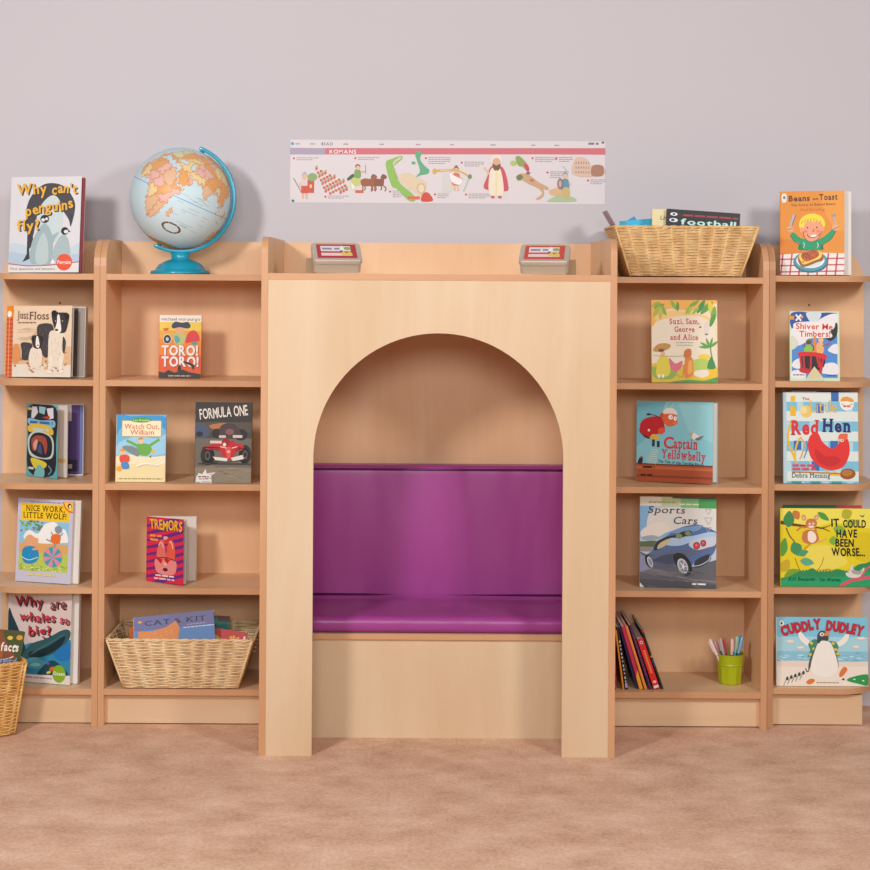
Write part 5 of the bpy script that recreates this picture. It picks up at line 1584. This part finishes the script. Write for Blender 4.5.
# beach penguin book
a = Art(103, 110, 672, 535, '7FC6DE')
a.r_('A8D6E2', 103, 230, 672, 330); a.r_('8CC4DA', 103, 320, 672, 385)
for k in range(30):
    rr = random.Random(k); a.e(rr.choice(['B8DCE6', '6AB4D4', 'CFE6EA']), rr.uniform(110, 668), rr.uniform(325, 382), rr.uniform(8, 26), 4, 0, 10)
a.r_('EFE3D4', 103, 384, 672, 535); a.b('E9D8C8', [(103, 384), (300, 378), (500, 388), (672, 382), (672, 410), (103, 415)])
for (x, y, rx) in ((188, 262, 27), (252, 300, 24), (630, 240, 32), (598, 293, 24)):
    a.e('E8C8B4', x, y, rx, 9); a.e('F2E6D8', x, y - 4, rx * .8, 6)
a.b('2E9A50', [(540, 500), (570, 478), (672, 462), (672, 528), (620, 522)]); a.e('E8E8D8', 585, 492, 8, 4); a.e('E8E8D8', 640, 500, 8, 4)
a.b('F2ECE4', [(238, 200), (250, 196), (290, 240), (318, 268), (312, 290), (275, 275), (245, 240)]); a.b('F2ECE4', [(556, 210), (542, 204), (505, 245), (478, 268), (484, 290), (520, 278), (548, 245)])
a.b('3F8E74', [(300, 275), (335, 245), (360, 250), (440, 256), (470, 262), (488, 290), (480, 320), (495, 345), (470, 345), (430, 300), (360, 300), (325, 345), (296, 352), (312, 312)])
for (x, y) in ((320, 270), (335, 305), (312, 340), (455, 270), (470, 308), (484, 335)):
    a.e('EAC23C', x, y, 11, 9, 20, 8)
a.b('5A5A5E', [(300, 440), (305, 380), (340, 300), (360, 280), (345, 340), (320, 400)]); a.b('5A5A5E', [(470, 330), (488, 400), (480, 430), (465, 380)])
a.b('F2ECE2', [(318, 440), (320, 380), (355, 280), (380, 256), (430, 260), (455, 300), (482, 390), (480, 440), (430, 478), (360, 475)])
a.b('48484E', [(355, 262), (358, 220), (375, 194), (405, 196), (425, 225), (420, 255), (385, 250), (368, 270)]); a.e('F6F2EA', 385, 214, 13, 12); a.e('1A1A1E', 386, 214, 6); a.p('E8823C', [(396, 206), (440, 198), (424, 212), (440, 224), (398, 224)])
a.b('E07A3C', [(490, 465), (505, 430), (528, 414), (542, 432), (520, 465), (500, 478)]); a.b('E07A3C', [(286, 515), (300, 495), (330, 490), (338, 505), (310, 524)])
a.s('3A3A3E', 6, [(282, 425), (290, 445), (304, 440)])
a.t('CUDDLY', 138, 226, 56, 'C8283C', 250, 0.05, rot=11, jit=(0.04, 5), outline=(0.03, '7A1A28'), arc=0.12); a.t('DUDLEY', 408, 188, 56, 'C8283C', 234, 0.05, rot=-9, jit=(0.04, 5), outline=(0.03, '7A1A28'), arc=0.12)
a.e('EDE8DC', 134, 147, 16, 18); a.e('2A2A2A', 134, 147, 6, 8)
for k in range(5):
    x, y = 158 + k * 25, 492 - k * 9
    a.b('4A484C', [(x, y), (x + 10, y - 16), (x + 18, y - 6), (x + 14, y + 8)]); a.s('4A484C', 3, [(x + 4, y + 2), (x - 14, y + 40)])
a.bars('9A8E84', 350, 486, 510, 6, 4); a.p('3A3A3E', [(505, 495), (518, 482), (526, 498)])
book(a, 'wide sky blue book with a penguin in a green shirt on a beach, bottom right', (776.8, 868.2, 617.6, 686.8), 0.06, Z[0] + DZR, yaw=0, lean=3, t=0.010, spine='E8E4E0', back='9AC8D8')

# ------------------------------------------------------------------ wall poster
a = Art(290, 140.5, 605, 203.5, 'DCD3D6')
L_ = lambda x: 280 + x / 5.118
Q_ = lambda x: 440 + x / 5.118
V_ = lambda y: 130 + y / 5.118
a.r_('A89CB2', 290, V_(96), L_(230), V_(130)); a.r_('CE6A74', L_(230), V_(96), 605, V_(122))
a.p('CE6A74', [(L_(230), V_(96)), (605, V_(88)), (605, V_(120)), (L_(230), V_(129))])
a.t('ROMANS', L_(250), V_(124), 3.9, 'F4E6E6', 27, 0.02, serif=True)
a.t('43AD', L_(208), V_(82), 2.8, '6A5E66', 12, 0.01, serif=True)
for x in (L_(90), L_(165), L_(335), L_(520), L_(705), Q_(62), Q_(270), Q_(478), Q_(596)):
    a.bars('A89CA4', x - 2.5, x + 2.5, V_(72), 1.3, int(x))
a.bars('8A6E78', Q_(757), Q_(810), V_(60), 2.2, 3); a.p('3A3A48', [(Q_(822), V_(62)), (Q_(838), V_(48)), (Q_(836), V_(66))])


def note(x, y, w__, rows, X):
    a.e('CE3846', X(x), V_(y), 1.1, n=10)
    for k in range(rows):
        a.bars('9A9098', X(x) + 2.6, X(x) + 2.6 + w__ * (1 - 0.25 * (k == rows - 1)), V_(y) - 1 + k * 1.9, 0.75, int(x) + k)


for ar in ((70, 150, 22, 2, L_), (384, 147, 21, 2, L_), (745, 145, 22, 4, L_), (232, 345, 21, 2, L_), (563, 317, 11, 4, L_), (793, 330, 11, 3, L_), (110, 167, 20, 3, Q_), (133, 330, 22, 3, Q_), (472, 142, 22, 3, Q_), (549, 214, 15, 4, Q_), (594, 141, 14, 3, Q_), (757, 254, 15, 3, Q_)):
    note(*ar)


def body(X, x, y, s, cols, arms=True):
    """small standing figure: legs, tunic, head"""
    c_leg, c_tun, c_skin, c_hat = cols
    q = lambda dx, dy: (X(x + dx * s), V_(y + dy * s))
    a.s(c_leg, 2.0 * s, [q(-8, 40), q(-9, 86)]); a.s(c_leg, 2.0 * s, [q(9, 40), q(12, 86)])
    a.b(c_tun, [q(-22, 48), q(-20, -6), q(0, -18), q(20, -6), q(22, 48), q(0, 54)])
    a.e(c_skin, X(x), V_(y - 34 * s), 2.7 * s, 3.4 * s); a.b(c_hat, [q(-16, -38), q(0, -62), q(16, -38), q(0, -46)])
    if arms:
        a.s(c_skin, 1.5 * s, [q(-20, 0), q(-32, 24)]); a.s(c_skin, 1.5 * s, [q(20, 0), q(34, 20)])


body(L_, 125, 275, 0.95, ('D8B090', 'D8CCC8', 'E0B898', 'B8AEB0'))
a.r_('D24A3C', L_(108), V_(290), L_(145), V_(328)); a.r_('C8503A', L_(140), V_(258), L_(174), V_(326)); a.e('E8C878', L_(157), V_(292), 1.3, 2); a.s('8A6A4A', 0.7, [(L_(68), V_(250)), (L_(110), V_(325))])
a.e('8AA86A', L_(165), V_(245), 5, 4)
for r in range(7):
    for c in range(7):
        if r * 0.8 + c < 10.5:
            x = 180 + c * 23 + r * 8; y = 196 + r * 19 + c * 11
            if y < 322 and x < 335:
                a.r_('CF5A50', L_(x), V_(y), L_(x + 12), V_(y + 14), keep=True)
a.layer += 1
for r in range(7):
    for c in range(7):
        if r * 0.8 + c < 10.5:
            x = 180 + c * 23 + r * 8; y = 196 + r * 19 + c * 11
            if y < 322 and x < 335:
                a.e('E8D8D0' if (r + c) % 2 else '9AA870', L_(x + 6), V_(y - 4), 1.2, 1.2, n=8, keep=True)
a.layer += 1
# chariot and two brown horses
a.e('D8CDA0', L_(374), V_(282), 2.8, 6); a.e('F0E8DA', L_(374), V_(282), 1.9, 4.8); a.b('C8C878', [(L_(362), V_(240)), (L_(400), V_(235)), (L_(415), V_(280)), (L_(385), V_(290)), (L_(365), V_(270))])
a.b('3E5A3A', [(L_(343), V_(252)), (L_(370), V_(228)), (L_(380), V_(240)), (L_(350), V_(262))]); a.b('7AA05A', [(L_(380), V_(245)), (L_(385), V_(205)), (L_(410), V_(210)), (L_(412), V_(245))]); a.e('8A4A30', L_(397), V_(190), 2.6, 2.4); a.e('E8B898', L_(398), V_(196), 2, 2.2); a.s('C8A898', 1.2, [(L_(410), V_(218)), (L_(438), V_(215))]); a.s('8A7A80', .5, [(L_(436), V_(182)), (L_(438), V_(228))])
for (dx, c) in ((50, '8A4A34'), (0, '9A5630')):
    x = 412 + dx
    q = lambda u, v: (L_(x + u), V_(v))
    a.b(c, [q(0, 262), q(20, 250), q(50, 252), q(60, 235), q(68, 228), q(84, 240), q(78, 252), q(70, 256), q(66, 285), q(40, 290), q(8, 288)])
    for (u, v) in ((6, 318), (18, 312), (52, 310), (74, 316)):
        a.s(c, 1.1, [q(min(max(u, 8), 60), 282), q(u + 6, 300), q(u, v)])
    a.s('5A2E20', 0.9, [q(54, 246), q(62, 230)])
a.r_('D05A3C', L_(385), V_(311), L_(427), V_(325))
# green wall strip, map, town
a.b('8CBC50', [(L_(540), V_(175)), (L_(570), V_(150)), (L_(620), V_(134)), (L_(622), V_(152)), (L_(585), V_(185)), (L_(590), V_(230)), (L_(620), V_(280)), (L_(680), V_(330)), (L_(690), V_(365)), (L_(655), V_(360)), (L_(600), V_(305)), (L_(570), V_(285))])
a.s('D8CBB8', 1.8, [(L_(618), V_(142)), (L_(580), V_(172)), (L_(590), V_(215)), (L_(605), V_(250))]); a.s('8A7A6A', .6, [(L_(572), V_(170)), (L_(590), V_(225)), (L_(602), V_(250))])
a.b('DEC9AA', [(L_(605), V_(250)), (L_(650), V_(220)), (L_(740), V_(262)), (L_(746), V_(300)), (L_(720), V_(335)), (L_(670), V_(310))]); a.e('D0B488', L_(722), V_(300), 4.5, 5.5); a.e('E4D4B8', L_(722), V_(300), 3, 4)
a.b('D0442C', [(L_(724), V_(365)), (L_(730), V_(328)), (L_(755), V_(320)), (L_(778), V_(345)), (L_(778), V_(365))]); a.r_('D8664A', L_(652), V_(340), L_(716), V_(356))
a.b('5FA87E', [(L_(690), V_(125)), (L_(705), V_(108)), (L_(722), V_(118)), (L_(716), V_(150)), (L_(735), V_(180)), (L_(762), V_(205)), (L_(755), V_(225)), (L_(720), V_(232)), (L_(694), V_(243)), (L_(715), V_(215)), (L_(708), V_(180))]); a.e('5FA87E', L_(682), V_(170), 2, 1.6)
# stone post with gold bar, kneeling man, robed man, peninsula, fighter, arena
a.r_('D4CECC', L_(832), V_(222), L_(878), V_(318)); a.s('D8A848', 2.4, [(L_(785), V_(210)), (L_(900), V_(204))]); a.e('D8A848', L_(790), V_(212), 2, 3)
body(Q_, 82, 235, 0.9, ('E0B898', 'D8705C', 'E0B898', '8A5A40')); a.b('EFEAEA', [(Q_(50), V_(220)), (Q_(75), V_(235)), (Q_(112), V_(255)), (Q_(100), V_(280)), (Q_(60), V_(265))]); a.s('E0B898', 2, [(Q_(60), V_(210)), (Q_(0), V_(206))]); a.s('D8A848', 1.6, [(Q_(62), V_(200)), (Q_(110), V_(215)), (Q_(150), V_(240))]); a.s('B8C0B8', 1.4, [(Q_(148), V_(245)), (Q_(120), V_(315))]); a.e('6A8A5A', Q_(152), V_(238), 2, 2.4)
a.b('CC4A58', [(Q_(240), V_(240)), (Q_(262), V_(185)), (Q_(320), V_(190)), (Q_(348), V_(280)), (Q_(335), V_(312)), (Q_(228), V_(300))]); a.b('EDE0C8', [(Q_(250), V_(320)), (Q_(255), V_(210)), (Q_(285), V_(190)), (Q_(312), V_(210)), (Q_(325), V_(320)), (Q_(288), V_(334))]); a.e('E8DCD4', Q_(288), V_(152), 6, 5.6); a.e('D8A888', Q_(288), V_(165), 4, 4.6); a.b('6A5040', [(Q_(268), V_(172)), (Q_(288), V_(180)), (Q_(308), V_(172)), (Q_(300), V_(204)), (Q_(276), V_(204))]); a.s('E8D8A0', 1.6, [(Q_(288), V_(205)), (Q_(288), V_(328))]); a.s('E0B898', 2, [(Q_(252), V_(225)), (Q_(225), V_(190))]); a.e('C85A50', Q_(270), V_(342), 2, 1.4); a.e('C85A50', Q_(306), V_(342), 2, 1.4)
a.b('8AA050', [(Q_(385), V_(140)), (Q_(405), V_(132)), (Q_(440), V_(165)), (Q_(455), V_(195)), (Q_(438), V_(200)), (Q_(420), V_(185)), (Q_(400), V_(180))]); a.b('C83A50', [(Q_(428), V_(170)), (Q_(450), V_(180)), (Q_(455), V_(205)), (Q_(440), V_(205))]); a.e('B0C070', Q_(375), V_(168), 3.4, 2.6)
a.b('C8A07A', [(Q_(388), V_(240)), (Q_(410), V_(222)), (Q_(450), V_(225)), (Q_(500), V_(262)), (Q_(552), V_(290)), (Q_(548), V_(305)), (Q_(530), V_(300)), (Q_(532), V_(330)), (Q_(510), V_(352)), (Q_(490), V_(350)), (Q_(522), V_(325)), (Q_(505), V_(298)), (Q_(450), V_(272)), (Q_(420), V_(255)), (Q_(400), V_(258))]); a.b('6A7A48', [(Q_(388), V_(240)), (Q_(408), V_(224)), (Q_(425), V_(240)), (Q_(405), V_(256))]); a.e('C86A50', Q_(470), V_(255), 2.4, 1.4); a.e('8A5A60', Q_(450), V_(218), 2, 1.6)
a.b('A8C098', [(Q_(555), V_(355)), (Q_(600), V_(335)), (Q_(680), V_(340)), (Q_(690), V_(362)), (Q_(560), V_(364))]); a.b('D8B080', [(Q_(560), V_(305)), (Q_(620), V_(292)), (Q_(625), V_(330)), (Q_(570), V_(330))])
body(Q_, 640, 262, 0.9, ('D0A080', '5A8EA8', 'DDB8A0', '8A9AA8')); a.e('8C5A6A', Q_(614), V_(272), 2.8, 5.5); a.e('C8A8A0', Q_(614), V_(272), 1.6, 3.6); a.b('C8B070', [(Q_(622), V_(310)), (Q_(640), V_(288)), (Q_(662), V_(300)), (Q_(660), V_(345)), (Q_(632), V_(345))]); a.s('A8B0B8', .7, [(Q_(658), V_(215)), (Q_(625), V_(180))])
a.b('D8B8A4', [(Q_(685), V_(228)), (Q_(686), V_(150)), (Q_(720), V_(134)), (Q_(755), V_(150)), (Q_(775), V_(178)), (Q_(832), V_(180)), (Q_(832), V_(228))]); a.b('A87860', [(Q_(775), V_(228)), (Q_(780), V_(178)), (Q_(832), V_(180)), (Q_(832), V_(228))])
for r in range(3):
    for k in range(6):
        a.r_('A88878', Q_(692 + k * 13), V_(158 + r * 24 + abs(k - 2)), Q_(698 + k * 13), V_(170 + r * 24), keep=True)
a.layer += 1
# small fixing dots at the corners
a.e('4AA0C8', L_(62), V_(74), 1.5); a.e('2A7A68', L_(66), V_(367), 1.4)
Yw = WALLY - 0.0016
p0 = P(290, 203.5, Yw); p1 = P(605, 203.5, Yw); p2 = P(447, 140.5, Yw); p3 = P(447, 203.5, Yw)
ob = a.build('wall_poster', p1.x - p0.x, p2.z - p3.z, 0.0012, None, dz=1.2e-5, rough=0.4)
ob.location = (p0.x, Yw, p3.z)
tag(ob, 'long paper history strip poster with a red title band on the wall', 'poster')

# ------------------------------------------------------------------ lights, world, camera
def area(name, loc, target, size, power, col):
    l = bpy.data.lights.new(name, 'AREA'); l.shape = 'DISK'; l.size = size; l.energy = power; l.color = col
    o = bpy.data.objects.new(name, l); C.objects.link(o)
    o.location = loc
    o.rotation_euler = (Vector(target) - Vector(loc)).to_track_quat('-Z', 'Y').to_euler()
    return o


WHITE = (1.0, 0.985, 0.97)
area('studio_light', (-1.95, -3.3, 2.6), (-0.3, 0.2, 0.7), 0.55, 92, WHITE)
area('studio_light', (2.2, -3.3, 2.6), (0.3, 0.2, 0.7), 0.6, 64, WHITE)
f = area('front_fill_light', (0, -6.3, 2.4), (0, 0.2, 0.9), 1.8, 138, WHITE)  # added frontal fill behind the camera, lifts nook and shelf interiors
f.data.shape = 'RECTANGLE'; f.data.size_y = 1.0
w = bpy.data.worlds.new('room_light'); bpy.context.scene.world = w
w.use_nodes = True
w.node_tree.nodes['Background'].inputs[0].default_value = (1.0, 0.98, 0.97, 1)
w.node_tree.nodes['Background'].inputs[1].default_value = 0.15

cam = bpy.data.cameras.new('camera'); co = bpy.data.objects.new('camera', cam); C.objects.link(co)
cam.sensor_width = 36; cam.sensor_fit = 'HORIZONTAL'
cam.lens = F / 870 * 36
cam.shift_x = (435 - PPX) / 870
cam.shift_y = -(435 - PPY) / 870
co.matrix_world = Matrix.Translation((0, CAMY, CAMZ)) @ (Matrix.Rotation(R_(90), 4, 'X') @ Matrix.Rotation(ROLL, 4, 'Z'))
cam.clip_start = 0.1; cam.clip_end = 50
sc = bpy.context.scene
sc.camera = co
sc.view_settings.view_transform = 'Standard'
sc.view_settings.look = 'None'
sc.view_settings.gamma = 1.0
sc.view_settings.use_curve_mapping = False
sc.view_settings.exposure = -0.29
